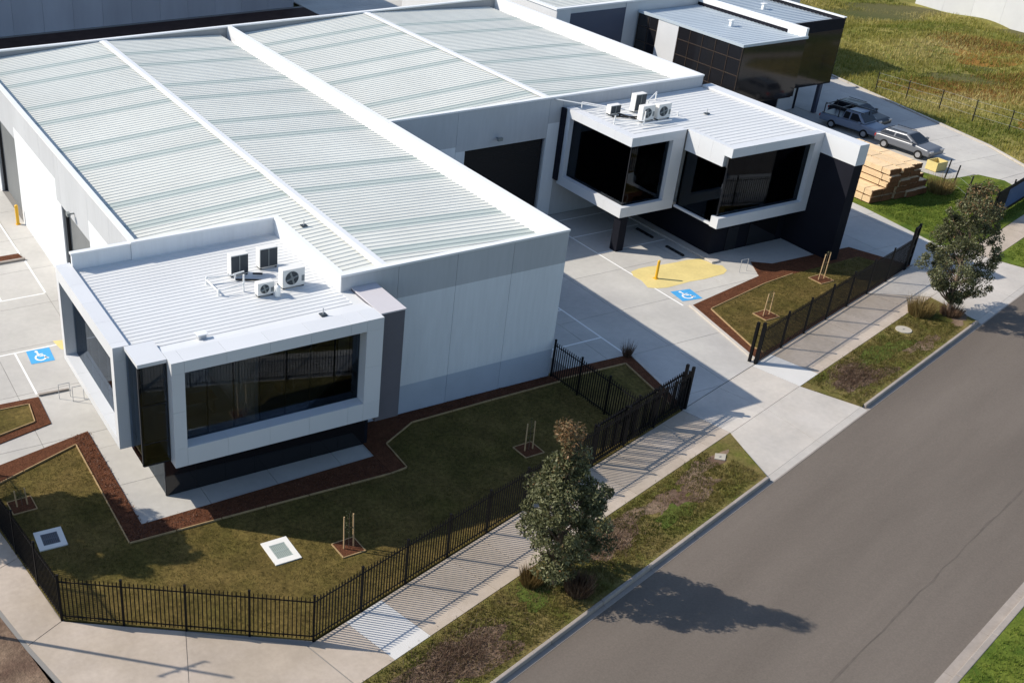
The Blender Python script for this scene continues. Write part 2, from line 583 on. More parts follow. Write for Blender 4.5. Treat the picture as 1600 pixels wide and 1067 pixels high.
# verges
vg = struct('verge', MB().prism([uv(-60, -11.74), uv(0.5, -11.74), uv(2.38, -8.82), uv(-60, -8.82)], -0.2, -0.012), 'verge_grass')
struct('verge', MB().prism([uv(9.68, -11.74), uv(23.3, -11.74), uv(24.2, -8.87), uv(8.97, -8.87)], -0.2, -0.012), 'verge_grass')
struct('verge', MB().prism([uv(33.15, -11.74), uv(130, -11.74), uv(130, -9.07), uv(32.55, -9.07)], -0.2, -0.012), 'bright_grass')
struct('verge', MB().prism([uv(-60, -40), uv(140, -40), uv(140, -22.63), uv(-60, -22.63)], -0.2, 0.0), 'bright_grass')
struct('side_street_verge', MB().prism([(-29.02, -7.9), (-28.2, -11.0), (-28.0, -13.6), (-36, -20), (-36, 10), (-32.3, 7.2), (-31.1, 2.0)], -0.2, -0.02), 'verge_soil')


def blob(cx, cy, rx, ry, rot, seed, z0, z1, n=26, rough=0.28):
    rr = random.Random(seed)
    ph = [rr.uniform(0, 6.28) for _ in range(4)]
    p = []
    for k in range(n):
        t = 2*math.pi*k/n
        r = 1+rough*(0.5*math.sin(2*t+ph[0])+0.35*math.sin(3*t+ph[1])+0.3*math.sin(5*t+ph[2])+0.25*math.sin(8*t+ph[3]))
        x, y = rx*r*math.cos(t), ry*r*math.sin(t)
        p.append((cx+x*math.cos(rot)-y*math.sin(rot), cy+x*math.sin(rot)+y*math.cos(rot)))
    return MB().prism(p, z0, z1)


# bare soil and lush patches lying in the verge
for i, (u, v, ru, rv) in enumerate([(-18.6, -10.3, 2.6, 1.0), (-8.9, -9.9, 1.5, 0.75), (-4.6, -10.0, 1.6, 0.6), (12.0, -10.1, 1.4, 0.8), (13.1, -10.9, 1.3, 0.45), (-1.2, -9.5, 1.6, .45), (-2.6, -10.3, 1.3, .5), (-6.7, -9.5, 1.4, .4), (18.2, -11.0, 1.6, .4), (22.6, -11.1, .8, .35)]):
    x, y = uv(u, v)
    struct('soil_patch', blob(x, y, ru, rv, TH, 40+i, -0.1, -0.0095+.0006*i, 34, .5), 'verge_soil')
for i, (u, v, ru, rv) in enumerate([(-5.0, -10.6, 1.0, 0.5), (15.6, -10.0, 2.2, 0.6), (-13.6, -9.8, 1.0, .6)]):
    x, y = uv(u, v)
    struct('grass_patch', blob(x, y, ru, rv, TH, 60+i, -0.1, -0.002+.0006*i, 34, .5), 'lush_grass')

# concrete yards
yd = bpy.data.objects.new('concrete_yard', None)
COL.objects.link(yd)
yd['kind'] = 'structure'
MB().prism([(-60, -1.5), (0, -1.5), uv(0, -6.2), uv(33, -6.2), (46, 9), (50.2, 9.6), (52.1, 14.6), (53.2, 20), (55.9, 33.5), (56, 76), (-60, 76)], -0.2, -0.02).build('yard_bed', 'slab_base', yd)
lx = (-6.2-0)/CU
slabs(yd, [(0.0, -8), (24.05, -8), (24.05, 17.2), (0.0, 17.2)], 4.0, 4.2, 0.0, -8.2, -0.001, 'yard_concrete') if False else None
front = [uv(0.2, -6.2), uv(24.8, -6.2), (24.05, 17.15), (0.02, 17.15)]
slabs(yd, front, 4.0, 4.3, -0.1, -8.6, 0.0, 'yard_concrete')
slabs(yd, [uv(24.9, -6.2), uv(33.6, -6.2), (33.6, 36), (24.77, 36)], 3.55, 4.3, 24.77, -8.6, 0.0, 'yard_concrete')
slabs(yd, [(33.65, 10.8), (45.8, 10.8), (45.8, 36), (33.65, 36)], 4.6, 4.3, 33.65, -8.6, 0.0, 'yard_concrete')
slabs(yd, [(45.85, 9.3), (50.2, 9.6), (52.1, 14.6), (53.2, 20.0), (55.9, 33.5), (55.9, 36), (45.85, 36)], 3.6, 4.3, 45.85, -8.6, 0.0, 'yard_concrete')
slabs(yd, [uv(47.2, -7.55), uv(53.5, -7.55), (50.2, 9.57), (45.9, 9.27)], 3.6, 4.3, 45.85, -8.6, 0.0, 'yard_concrete')
slabs(yd, [(-46, 3.2), (-19.4, 3.2), (-19.4, 60), (-46, 60)], 4.2, 4.6, -46, 0.0, 0.0, 'yard_concrete')
slabs(yd, [(-22.8, -3.0), (-9.0, -3.0), (-9.0, 3.19), (-22.8, 3.19)], 3.2, 3.1, -22.8, -3.0, 0.0, 'yard_concrete')
slabs(yd, [(22.95, 41.6), (70, 41.6), (70, 130), (22.95, 130)], 8, 8, 23, 41.6, 0.0, 'yard_concrete')
struct('rear_easement', MB().prism([(-60, 41.7), (22.9, 41.7), (22.9, 75.4), (-60, 75.4)], -0.15, 0.0), 'dark_soil')
# raised kerb-path beside the rear unit's office
MB().prism([(17.25, 6.9), (17.85, 6.9), (17.85, 16.9), (17.25, 16.9)], 0.0, 0.12).build('kerb_path', 'apron_concrete', yd, bevel=0.02)
# kerb edges around the planting
for a, b in (((12.12, 3.1), (10.85, -3.25)), ((5.32, 0.1), (4.35, -5.15))):
    ax, ay = a
    bx, by = b
    L = math.hypot(bx-ax, by-ay)
    nx, ny = -(by-ay)/L*0.09, (bx-ax)/L*0.09
    MB().prism([(ax+nx, ay+ny), (bx+nx, by+ny), (bx-nx, by-ny), (ax-nx, ay-ny)], -0.05, 0.1).build('kerb_edge', 'apron_concrete', yd)

# ------------------------------------------------------------------ lawns and garden beds
LZ, MZ = 0.035, 0.06
struct('lawn', MB().prism([(-28.72, 2.6), (-27.38, -7.08), (-19.33, -11.96), uv(2.3, -6.24), (4.35, -4.7), (5.2, -0.1), (0.1, 0.2), (0.0, -0.02), (-11.0, -0.02), (-11.0, -3.5), (-23.2, -3.5), (-23.2, 4.2), (-28.9, 2.6)], -0.15, LZ), 'lawn')
struct('garden_bed', MB().prism([(-29.1, 3.22), (-22.8, 4.72), (-22.8, -2.95), (-11.55, -2.6), (-11.55, -4.1), (-23.64, -3.93), (-23.6, 3.85), (-29.0, 1.72)], 0.0, MZ), 'mulch')
struct('garden_bed', MB().prism([(-11.53, -4.08), (-11.53, -0.03), (0.25, -0.03), (0.25, -0.72), (-8.6, -0.9), (-10.6, -2.0), (-10.7, -4.0)], 0.0, MZ), 'mulch')
struct('garden_bed', MB().prism([(-33, 9.0), (-24.1, 8.65), (-24.16, 6.1), (-33, 3.7)], 0.0, 0.045), 'mulch')
struct('lawn', MB().prism([(-33, 8.4), (-24.72, 8.1), (-24.86, 6.5), (-33, 4.35)], 0.0, 0.07), 'lawn')
struct('garden_bed', MB().prism([(0.28, 0.18), (5.2, 0.02), (4.35, -4.95), (3.75, -5.1), (4.4, -0.65), (0.28, -0.55)], 0.0, MZ), 'mulch')
struct('garden_bed', MB().prism([(12.2, 3.05), uv(9.5, -6.16), uv(27.6, -6.16), (26.9, 5.2), (20.6, 5.35), (19.6, 6.1), (18.6, 4.4)], 0.0, 0.05), 'mulch')
struct('lawn', MB().prism([(12.85, 2.2), (11.75, -2.0), (11.9, -2.72), uv(26.8, -6.05), (26.2, 3.9), (20.6, 3.7), (18.07, 3.4)], 0.0, 0.075), 'lawn')
struct('garden_bed', MB().prism([(-33, 25.4), (-20.95, 25.3), (-20.85, 24.62), (-33, 24.7)], 0.0, 0.10), 'mulch')
struct('kerb_edge', MB().prism([(-33, 24.62), (-20.75, 24.55), (-20.75, 24.35), (-33, 24.45)], -0.05, 0.13), 'kerb_concrete')
struct('kerb_edge', MB().prism([(-24.05, 8.9), (-22.55, 8.78), (-22.55, 8.68), (-24.05, 8.72)], -0.05, 0.10), 'kerb_concrete')

kp = [(50.25, 9.5), (52.15, 14.5), (53.25, 19.95), (54.6, 26.7), (55.95, 33.5)]
for (ax, ay), (bx, by) in zip(kp, kp[1:]):
    struct('kerb_edge', MB().prism([(ax, ay), (bx, by), (bx+.2, by), (ax+.2, ay)], -0.1, 0.09), 'apron_concrete')
# timber edging boards between mulch and grass
ed = bpy.data.objects.new('timber_edging', None)
COL.objects.link(ed)
tag(ed, 'thin pale timber edging boards between mulch beds and lawns', 'edging')
for pts in ([(-29.0, 1.70), (-23.62, 3.83), (-23.66, -3.95), (-17.6, -4.02), (-11.53, -4.12), (-10.68, -4.02)],
            [(-10.66, -4.0), (-10.58, -1.98), (-8.58, -0.92), (-4.0, -0.8), (0.25, -0.74)],
            [(-33, 8.42), (-24.70, 8.12), (-24.84, 6.48), (-33, 4.33)],
            [(0.3, -0.57), (4.38, -0.68), (3.73, -5.0)],
            [(20.6, 3.73), (18.07, 3.42), (12.83, 2.23), (11.73, -2.0), (11.88, -2.74)]):
    for (ax, ay), (bx, by) in zip(pts, pts[1:]):
        L = math.hypot(bx-ax, by-ay)
        k = max(1, round(L/2.4))
        nx, ny = -(by-ay)/L*0.022, (bx-ax)/L*0.022
        for i in range(k):
            t0, t1 = i/k+0.004, (i+1)/k-0.004
            px, py, qx, qy = ax+(bx-ax)*t0, ay+(by-ay)*t0, ax+(bx-ax)*t1, ay+(by-ay)*t1
            MB().prism([(px+nx, py+ny), (qx+nx, qy+ny), (qx-nx, qy-ny), (px-nx, py-ny)], 0.0, 0.115).build('board', 'edging', ed)

# grass patch beside the timber yard, far field
struct('grass_island', MB().prism([(33.3, 14.4), (33.2, 9.5), (32.5, 3.2), uv(32.6, -7.58), uv(45.0, -7.58), (46.6, 9.0), (45.9, 10.6), (43.0, 10.9), (42.2, 14.4)], -0.2, 0.03), 'bright_grass')


def fieldz(x, y):
    t = max(0.0, min(1.0, (x-58)/14))
    return -0.03+t*(0.35*math.sin(x*0.21+y*0.13)+0.3*math.sin(y*0.37-x*0.09)+0.12*math.sin(x*0.9+y*0.7))


def fkeep(x, y):
    if y < 9 or y > 120:
        return False
    edge = 50.4 if y < 10 else (50.4+(y-10)*0.44 if y < 14.8 else (52.5+(y-14.8)*0.16 if y < 20 else 53.35+(y-20)*0.2))
    return x > edge-.8


fs = grid_sheet(50, 120, -8, 110, 0.5, fieldz, lambda x, y: fkeep(x, y) or (y <= 9 and x > 45+0*(y) and (-x*SU+y*CU) > -7.5 and x > 50))
struct('field', fs, 'field_grass')
for i, (x, y, a, b, r) in enumerate([(66, 23.0, 6.5, 2.6, -0.5), (77, 31, 8, 2.5, -0.7), (61, 16, 3, 1.6, 0.3)]):
    rr = random.Random(90+i)
    mb = MB()
    n = 40
    c0 = (x, y, fieldz(x, y)+0.03)
    ring = []
    for lev in (0.5, 1.0):
        for k in range(n):
            t = 2*math.pi*k/n
            rad = lev*(1+(0.25*math.sin(3*t+i)+0.18*math.sin(7*t+2*i)+0.1*math.sin(11*t)) * (1 if lev == 1 else 0.6))
            px, py = a*rad*math.cos(t), b*rad*math.sin(t)
            X, Y = x+px*math.cos(r)-py*math.sin(r), y+px*math.sin(r)+py*math.cos(r)
            ring.append((X, Y, fieldz(X, Y)+(0.03 if lev < 1 else 0.012)))
    mb.add([c0]+ring, [(0, 1+k, 1+(k+1) % n) for k in range(n)] + [(1+k, 1+n+k, 1+n+(k+1) % n, 1+(k+1) % n) for k in range(n)])
    struct('rusty_growth', mb, 'field_rust')

# ------------------------------------------------------------------ painted markings
def line(a, b, wd=0.1, z=0.004, mt='paint_white', name='line_marking', label=None):
    L = math.hypot(b[0]-a[0], b[1]-a[1])
    nx, ny = -(b[1]-a[1])/L*wd/2, (b[0]-a[0])/L*wd/2
    o = MB().prism([(a[0]+nx, a[1]+ny), (b[0]+nx, b[1]+ny), (b[0]-nx, b[1]-ny), (a[0]-nx, a[1]-ny)], z-0.003, z).build(name, mt)
    o['kind'] = 'structure'
    return o


for a, b in [((5.1, 0.25), (5.1, 6.4)), ((0.15, 2.2), (5.05, 2.2)), ((0.15, 5.7), (5.05, 5.7)), ((5.1, 6.4), (5.1, 17)),
             ((11.78, 3.3), (11.78, 16.5)), ((11.85, 13.55), (17.1, 13.55)), ((11.85, 10.95), (17.1, 10.95)), ((11.85, 16.1), (17.1, 16.1)),
             ((-24.1, 9.0), (-24.1, 13.38)), ((-32, 13.43), (-21.35, 13.43)), ((-20.8, 19.62), (-20.8, 24.3)), ((-20.85, 25.4), (-20.95, 34)),
             ((-32, 19.57), (-20.86, 19.57)), ((-23.35, 19.63), (-23.4, 24.3)), ((-25.9, 19.63), (-25.9, 24.3)), ((-26.7, 9.2), (-26.7, 13.38))]:
    line(a, b)
YPATCH = [(11.98, 8.05), (12.68, 8.2), (13.36, 8.18), (13.87, 8.09), (14.76, 8.02), (15.31, 7.97), (16.27, 7.97), (17.1, 7.76), (17.22, 7.28), (17.23, 6.85), (17.66, 6.45), (17.43, 5.81), (16.9, 5.52), (15.29, 5.44), (14.32, 5.54), (13.46, 5.48), (12.52, 5.46), (11.88, 5.63), (11.46, 5.93), (11.74, 6.8), (11.69, 7.49)]
o = MB().prism(YPATCH, 0.004, 0.008).build('yellow_paint', 'paint_yellow')
o['kind'] = 'structure'
o = MB().prism([(-21.95, 13.9), (-21.2, 13.75), (-21.15, 12.85), (-21.5, 12.5), (-21.8, 12.9)], 0.004, 0.008).build('yellow_paint', 'paint_yellow')
o['kind'] = 'structure'


def access_sign(cx, cy, sx, sy, rot, label):
    t = thing('accessible_parking_symbol', label, 'ground marking', (cx, cy, 0.0), rot)
    MB().prism([(-sx/2, -sy/2), (sx/2, -sy/2), (sx/2, sy/2), (-sx/2, sy/2)], 0.008, 0.012).build('blue_square', 'paint_blue', t)
    mb = MB()

    def poly(p):
        mb.prism([(x*sx, y*sy) for x, y in p], 0.014, 0.0175)

    def bar(ax, ay, bx, by, wd=0.085):
        L = math.hypot(bx-ax, by-ay)
        nx, ny = -(by-ay)/L*wd/2, (bx-ax)/L*wd/2
        poly([(ax+nx, ay+ny), (bx+nx, by+ny), (bx-nx, by-ny), (ax-nx, ay-ny)])
    poly([(-0.10+0.07*math.cos(k*math.pi/6), 0.34+0.07*math.sin(k*math.pi/6)) for k in range(12)])
    bar(-0.08, 0.25, -0.05, -0.02)
    bar(-0.06, 0.11, 0.13, 0.11, 0.06)
    bar(-0.05, -0.02, 0.15, -0.02)
    bar(0.15, -0.02, 0.24, -0.26)
    bar(0.22, -0.26, 0.31, -0.24, 0.06)
    for k in range(14):
        a0, a1 = R(120+k*17.5), R(120+(k+1)*17.5)
        poly([(-0.02+r*math.cos(a), -0.13+r*math.sin(a)) for r, a in ((0.25, a0), (0.25, a1), (0.175, a1), (0.175, a0))])
    mb.build('wheelchair_symbol', 'paint_white', t)


access_sign(12.86, 4.25, 1.32, 1.25, R(-8), 'blue square with white wheelchair symbol near the yellow painted patch')
access_sign(-22.95, 12.62, 1.22, 1.42, R(-3), 'blue square with white wheelchair symbol beside the front office, left yard')


# ------------------------------------------------------------------ building helpers
def ribs(xa, za, xb, zb, y0, y1, pitch=0.42, h=0.034):
    """ribbed metal sheet: ribs run along x, profile repeats along y"""
    mb = MB()
    prof = []
    n = max(1, round((y1-y0)/pitch))
    p = (y1-y0)/n
    for i in range(n):
        b = y0+i*p
        prof += [(b, 0), (b+p*0.56, 0), (b+p*0.66, h), (b+p*0.86, h), (b+p*0.96, 0)]
    prof.append((y1, 0))
    for y, hz in prof:
        mb.v.append((xa, y, za+hz))
        mb.v.append((xb, y, zb+hz))
    for i in range(len(prof)-1):
        mb.f.append((2*i, 2*i+1, 2*i+3, 2*i+2))
    return mb


def roofslope(parent, xa, xb, za, zb, y0, y1, sky_y, half=0.42, pitch=0.36):
    cuts = []
    for s in sorted(sky_y):
        if s-half > y0+.1 and s+half < y1-.1:
            cuts.append((s-half, s+half))
    y = y0
    for a, b in cuts:
        ribs(xa, za, xb, zb, y, a, pitch).build('roof_sheet', 'roof_metal', parent)
        ribs(xa, za, xb, zb, a, b, pitch).build('skylight_sheet', 'skylight_sheet', parent)
        y = b
    ribs(xa, za, xb, zb, y, y1, pitch).build('roof_sheet', 'roof_metal', parent)


def panel(parent, axis, c, d, a0, a1, z0, z1, mt, name='wall_panel', g=0.008):
    """flat wall panel; axis 'x' = faces -x/+x at x in [c,d]; 'y' likewise"""
    if axis == 'y':
        return MB().box(a0+g, a1-g, c, d, z0, z1).build(name, mt, parent)
    return MB().box(c, d, a0+g, a1-g, z0, z1).build(name, mt, parent)


SKYL = [37.5, 34.5, 29.5, 26.5, 21.6, 18.4, 12.75, 9.85, 4.5, 1.7]

# ================================================================== front unit
U1 = thing('factory_unit', 'front white factory unit with ribbed metal roof and wide framed office window', 'building', (0, 0, 0))
# shell behind the panels
MB().box(-12.1, -0.06, 0.06, 0.2, 0.0, 8.0).build('wall_core', 'core_concrete', U1)
each(MB().box(-19.33, -19.2, 7.21, 14.2, 0, 8.0).box(-19.33, -19.2, 19.6, 30.1, 0, 8.0).box(-19.33, -19.2, 36, 41.44, 0, 8.0).box(-19.33, -19.2, 14.2, 19.6, 5.15, 8.0).box(-19.33, -19.2, 30.1, 36, 5.6, 8.0), 'wall_core', 'core_concrete', U1)
MB().box(-0.2, -0.06, 0.2, 41.44, 0, 8.0).build('wall_core', 'core_concrete', U1)
MB().box(-19.2, -0.2, 41.3, 41.44, 0, 8.0).build('wall_core', 'core_concrete', U1)
xs = [-12.2, -9.3, -6.2, -3.1, 0.0]
for a, b in zip(xs, xs[1:]):
    panel(U1, 'y', 0.0, 0.06, a, b, 0.0, 1.62, 'plinth_grey', 'plinth_panel')
    panel(U1, 'y', 0.0, 0.06, a, b, 1.62, 6.38, 'white_wall')
    panel(U1, 'y', 0.0, 0.06, a, b, 6.38, 8.0, 'grey_band', 'band_panel')
for a, b in zip([7.21, 10.6, 14.2, 19.6, 20.5, 23.6, 26.8, 30.1, 36.0, 38.8], [10.6, 14.2, 19.6, 20.5, 23.6, 26.8, 30.1, 36.0, 38.8, 41.44]):
    door = {14.2: 5.15, 30.1: 5.6}.get(a)
    if door:
        panel(U1, 'x', -19.4, -19.33, a, b, door, 8.0, 'grey_band', 'band_panel')
    elif a == 19.6:
        panel(U1, 'x', -19.4, -19.33, a, b, 0.0, 5.15, 'white_wall')
        panel(U1, 'x', -19.4, -19.33, a, b, 5.15, 8.0, 'grey_band', 'band_panel')
    else:
        panel(U1, 'x', -19.4, -19.33, a, b, 0.0, 6.38, 'white_wall')
        panel(U1, 'x', -19.4, -19.33, a, b, 6.38, 8.0, 'grey_band', 'band_panel')
for k in range(13):
    panel(U1, 'x', -0.06, 0.0, 0.06+k*3.18, 0.06+(k+1)*3.18, 0.0 if k < 6 else 7.0, 8.0, 'white_wall')
for k in range(6):
    panel(U1, 'y', 41.44, 41.5, -19.4+k*3.233, -19.4+(k+1)*3.233, 0, 8.0, 'white_wall')
# return walls above the office roof
MB().box(-19.41, -12.2, 7.0, 7.2, 6.9, 8.0).build('parapet_wall', 'white_wall', U1)
MB().box(-12.2, -12.0, 0.06, 7.0, 6.9, 8.0).build('parapet_wall', 'white_wall', U1)
MB().box(-22.2, -19.42, 7.05, 7.25, 6.9, 7.95).build('parapet_wall', 'white_wall', U1)
# cappings
for b in [(-12.23, 0.02, -0.03, 0.26, 8.0, 8.1), (-19.43, -19.15, 6.97, 41.53, 8.0, 8.1), (-0.3, 0.03, 0.26, 41.2, 8.0, 8.1),
          (-19.15, 0.03, 41.2, 41.53, 8.0, 8.1), (-19.15, -11.95, 6.97, 7.24, 8.0, 8.1), (-12.23, -11.95, 0.26, 6.97, 8.0, 8.1), (-22.25, -19.44, 7.0, 7.3, 7.95, 8.04)]:
    MB().box(*b).build('capping', 'capping', U1)
MB().box(-0.3, -0.2, 0.2, 41.3, 6.8, 8.0).build('parapet_lining', 'capping', U1)
RZ = 7.97


def rzz(x, xr): return RZ-0.053*abs(x-xr)


roofslope(U1, -9.98, -0.85, rzz(-9.98, -10), rzz(-0.85, -10), 0.22, 41.25, SKYL)
MB().box(-0.95, -0.3, 0.22, 41.25, 6.95, 7.12).build('box_gutter', 'capping', U1)
roofslope(U1, -19.2, -10.02, rzz(-19.2, -10), rzz(-10.02, -10), 7.22, 41.25, SKYL)
roofslope(U1, -12.0, -10.02, rzz(-12, -10), rzz(-10.02, -10), 0.22, 7.215, [])
MB().add([(-10.3, 0.27, 8.02), (-10, 0.27, 8.06), (-9.7, 0.27, 8.02), (-10.3, 41.2, 8.02), (-10, 41.2, 8.06), (-9.7, 41.2, 8.02)],
         [(0, 1, 4, 3), (1, 2, 5, 4)]).build('ridge_cap', 'capping', U1)


def roller_door(parent, axis, c, a0, a1, z1, mt, out=-1):
    base = MB()
    n = int(z1/0.16)
    hh = z1/n
    d = None
    for i in range(n):
        z0 = i*hh
        if axis == 'x':
            s = MB().box(c, c+0.03, a0, a1, z0+0.012, z0+hh-0.012)
            s.box(c+0.012, c+0.03, a0, a1, z0, z0+hh)
        else:
            s = MB().box(a0, a1, c, c+0.03, z0+0.012, z0+hh-0.012)
            s.box(a0, a1, c+0.012, c+0.03, z0, z0+hh)
        if d is None:
            d = s.build('roller_door', mt, parent)
        else:
            s.build('door_slat', mt, d)
    return d


roller_door(U1, 'x', -19.02, 14.2, 19.6, 5.15, 'door_grey')
roller_door(U1, 'x', -19.02, 30.1, 36.0, 5.6, 'door_grey')
for a, b, zz in ((14.1, 14.2, 5.2), (19.6, 19.7, 5.2), (30.0, 30.1, 5.7), (36.0, 36.1, 5.7)):
    MB().box(-19.2, -18.95, a, b, 0, zz).build('door_jamb', 'dark_metal', U1)


def floodlight(parent, x, y, z, ax):
    if ax == 'x':
        MB().box(x-0.28, x, y-0.05, y+0.05, z-0.03, z+0.03).box(x-0.42, x-0.24, y-0.16, y+0.16, z-0.1, z+0.1).build('floodlight', 'ac_fan', parent)
    else:
        MB().box(x-0.05, x+0.05, y-0.28, y, z-0.03, z+0.03).box(x-0.16, x+0.16, y-0.42, y-0.24, z-0.1, z+0.1).build('floodlight', 'ac_fan', parent)


floodlight(U1, -19.4, 16.9, 5.7, 'x')

# ---- office of the front unit
OT = 7.4
ribs(-22.2, 7.16, -12.2, 7.24, -1.3, 7.05, 0.30, 0.022).build('office_roof', 'office_roof', U1)
MB().box(-12.2, -10.55, -1.3, 0.02, 7.1, 7.26).build('office_roof', 'office_roof', U1)
MB().box(-21.2, -11.75, -2.05, 0.0, 7.0, 7.15).build('roof_deck', 'core_concrete', U1)
MB().add([(-22.4, -2.02, 7.385), (-11.72, -2.02, 7.385), (-11.72, -1.25, 7.285), (-22.4, -1.25, 7.215)], [(0, 1, 2, 3)]).build('flashing', 'frame_white', U1)
# front frame: separate cladding panels
xe = [-21.2, -20.65, -18.85, -16.95, -15.1, -13.25, -12.5, -11.7]
for a, b in zip(xe, xe[1:]):
    MB().box(a+.004, b-.004, -3.0, -2.03, 6.88, OT).build('frame_panel', 'frame_white', U1)
    MB().box(a+.004, b-.004, -3.0, -2.2, 2.45, 3.33).build('frame_panel', 'frame_white', U1)
for a, b in ((3.335, 5.1), (5.108, 6.875)):
    MB().box(-21.196, -20.65, -3.0, -2.2, a, b).build('frame_panel', 'frame_white', U1)
    MB().box(-12.5, -11.704, -3.0, -2.2, a, b).build('frame_panel', 'frame_white', U1)


def glazing(parent, axis, c, edges, z0, z1, glass, rails=(), mw=0.05, dep=0.09, proud=False):
    """a row of panes with mullions; edges along the wall"""
    win = MB()
    cg = c
    if proud:
        c = c-dep
    for e in edges:
        if axis == 'y':
            win.box(e-mw/2, e+mw/2, c+.014, c+dep, z0, z1)
        else:
            win.box(c+.014, c+dep, e-mw/2, e+mw/2, z0, z1)
    for z in (z0+mw/2, z1-mw/2, *rails):
        if axis == 'y':
            win.box(edges[0], edges[-1], c+.018, c+dep-.004, z-mw/2, z+mw/2)
        else:
            win.box(c+.018, c+dep-.004, edges[0], edges[-1], z-mw/2, z+mw/2)
    wo = win.build('window', 'mullion', parent)
    c = cg
    zs = [z0]+sorted(rails)+[z1]
    for a, b in zip(edges, edges[1:]):
        for lo, hi in zip(zs, zs[1:]):
            if axis == 'y':
                MB().box(a+.006, b-.006, c-.01, c+.01, lo+.005, hi-.005).build('glass_pane', glass, wo)
            else:
                MB().box(c-.01, c+.01, a+.006, b-.006, lo+.005, hi-.005).build('glass_pane', glass, wo)
    return wo


def lin(a, b, n): return [a+(b-a)*i/n for i in range(n+1)]


glazing(U1, 'y', -2.42, lin(-20.66, -12.49, 7), 3.33, 6.88, 'glass_dark')
# dark glass corner between the two frames
MB().box(-22.43, -21.21, -2.56, -0.92, 7.24, OT-0.004).build('corner_cap', 'frame_white', U1)
glazing(U1, 'y', -2.5, lin(-22.40, -21.24, 1), 2.55, 7.24, 'glass_dark', rails=(3.6, 5.4))
glazing(U1, 'x', -22.38, lin(-2.44, -0.94, 2), 2.55, 7.24, 'glass_blue', rails=(3.6, 5.4))
MB().box(-22.35, -21.22, -2.4, -0.94, 2.45, 2.6).build('corner_floor', 'dark_wall', U1)
# left frame
ye = [-0.89, -0.49, 1.4, 3.3, 5.2, 7.1, 7.5]
for a, b in zip(ye, ye[1:]):
    MB().box(-22.89, -22.2, a+.004, b-.004, 6.75, OT).build('frame_panel', 'frame_white', U1)
    MB().box(-22.89, -22.2, a+.004, b-.004, 2.55, 2.92).build('frame_panel', 'frame_white', U1)
MB().box(-22.89, -22.2, -0.886, -0.49, 2.924, 6.746).build('frame_panel', 'frame_white', U1)
MB().box(-22.89, -22.2, 7.1, 7.496, 2.924, 6.746).build('frame_panel', 'frame_white', U1)
glazing(U1, 'x', -22.36, lin(-0.5, 7.11, 6), 2.92, 6.75, 'glass_blue', rails=(3.75,))
# soffit, interior, ground-floor glazing
MB().box(-22.18, -11.72, -2.18, 7.0, 2.3, 2.44).build('soffit', 'dark_wall', U1)
MB().box(-22.1, -11.8, -2.1, 6.8, 2.46, 2.6).build('office_floor', 'interior_floor', U1)
each(MB().box(-22.1, -11.8, 3.6, 3.75, 2.6, 7.0).box(-17.2, -17.05, -2.0, 3.6, 2.6, 7.0), 'partition', 'interior', U1)
MB().box(-19.9, -18.1, 0.0, 0.8, 3.3, 3.36).box(-19.8, -19.7, 0.05, 0.75, 2.6, 3.3).box(-18.3, -18.2, 0.05, 0.75, 2.6, 3.3).build('desk', 'desk', U1)
MB().box(-11.5, -11.35, -1.5, 0.0, 0.02, 2.3).build('dark_return', 'dark_wall', U1)
glazing(U1, 'y', -1.5, lin(-21.16, -11.5, 7), 0.02, 2.3, 'glass_black')
glazing(U1, 'x', -21.14, lin(-1.48, 6.9, 5), 0.02, 2.3, 'glass_blue')
MB().box(-20.9, -11.5, -1.2, 6.9, 0.0, 0.03).build('ground_floor', 'interior_floor', U1)
MB().box(-20.9, -11.5, 2.2, 2.4, 0.03, 2.3).build('partition', 'interior', U1)
MB().box(-22.0, -11.85, -2.0, 3.55, 6.96, 7.0).build('ceiling', 'interior', U1)
for a in (-20.2, -18.4, -15.6, -13.6):
    for b in (-1.2, 1.0):
        MB().box(a, a+1.2, b, b+.3, 6.93, 6.958).build('ceiling_light', 'capping', U1)
for a in (-16.4, -14.4):
    MB().box(a, a+1.6, 0.2, 1.0, 3.3, 3.36).box(a+.05, a+.12, .25, .95, 2.6, 3.3).box(a+1.48, a+1.55, .25, .95, 2.6, 3.3).build('desk', 'desk', U1)
# grey pier to the right of the frame
MB().box(-11.69, -10.5, -2.67, -0.01, 2.0, 7.36).build('pier', 'pier_grey', U1)
MB().box(-11.69, -10.46, -2.71, -0.02, 7.36, 7.42).build('pier_cap', 'pier_cap', U1)

# ================================================================== rear unit
U2 = thing('factory_unit', 'rear white factory unit with two cantilevered glass boxes and tall dark blade wall', 'building', (12.0, 17.2, 0))
each(MB().box(0.06, 5.5, 17.26, 17.4, 0, 8.0).box(11.5, 23.94, 17.26, 17.4, 0, 8.0).box(5.5, 11.5, 17.26, 17.4, 5.46, 8.0), 'wall_core', 'core_concrete', U2)
each(MB().box(23.8, 23.94, 17.4, 41.44, 0, 8.0).box(0.06, 23.8, 41.3, 41.44, 0, 8.0), 'wall_core', 'core_concrete', U2)
panel(U2, 'y', 17.2, 17.26, 0.03, 2.4, 0, 5.8, 'white_wall')
panel(U2, 'y', 17.2, 17.26, 2.4, 4.8, 0, 5.8, 'white_wall')
panel(U2, 'y', 17.2, 17.26, 4.8, 5.5, 0, 5.46, 'white_wall')
panel(U2, 'y', 17.2, 17.26, 0.03, 4.8, 5.8, 8.0, 'grey_band', 'band_panel')
panel(U2, 'y', 17.2, 17.26, 4.8, 11.6, 5.46, 8.0, 'grey_band', 'band_panel')
panel(U2, 'y', 17.2, 17.26, 11.6, 12.6, 6.38, 8.0, 'grey_band', 'band_panel')
panel(U2, 'y', 17.2, 17.26, 11.6, 12.6, 0, 6.38, 'white_wall')
panel(U2, 'y', 17.2, 17.26, 12.6, 18.0, 0, 8.0, 'grey_band', 'band_panel')
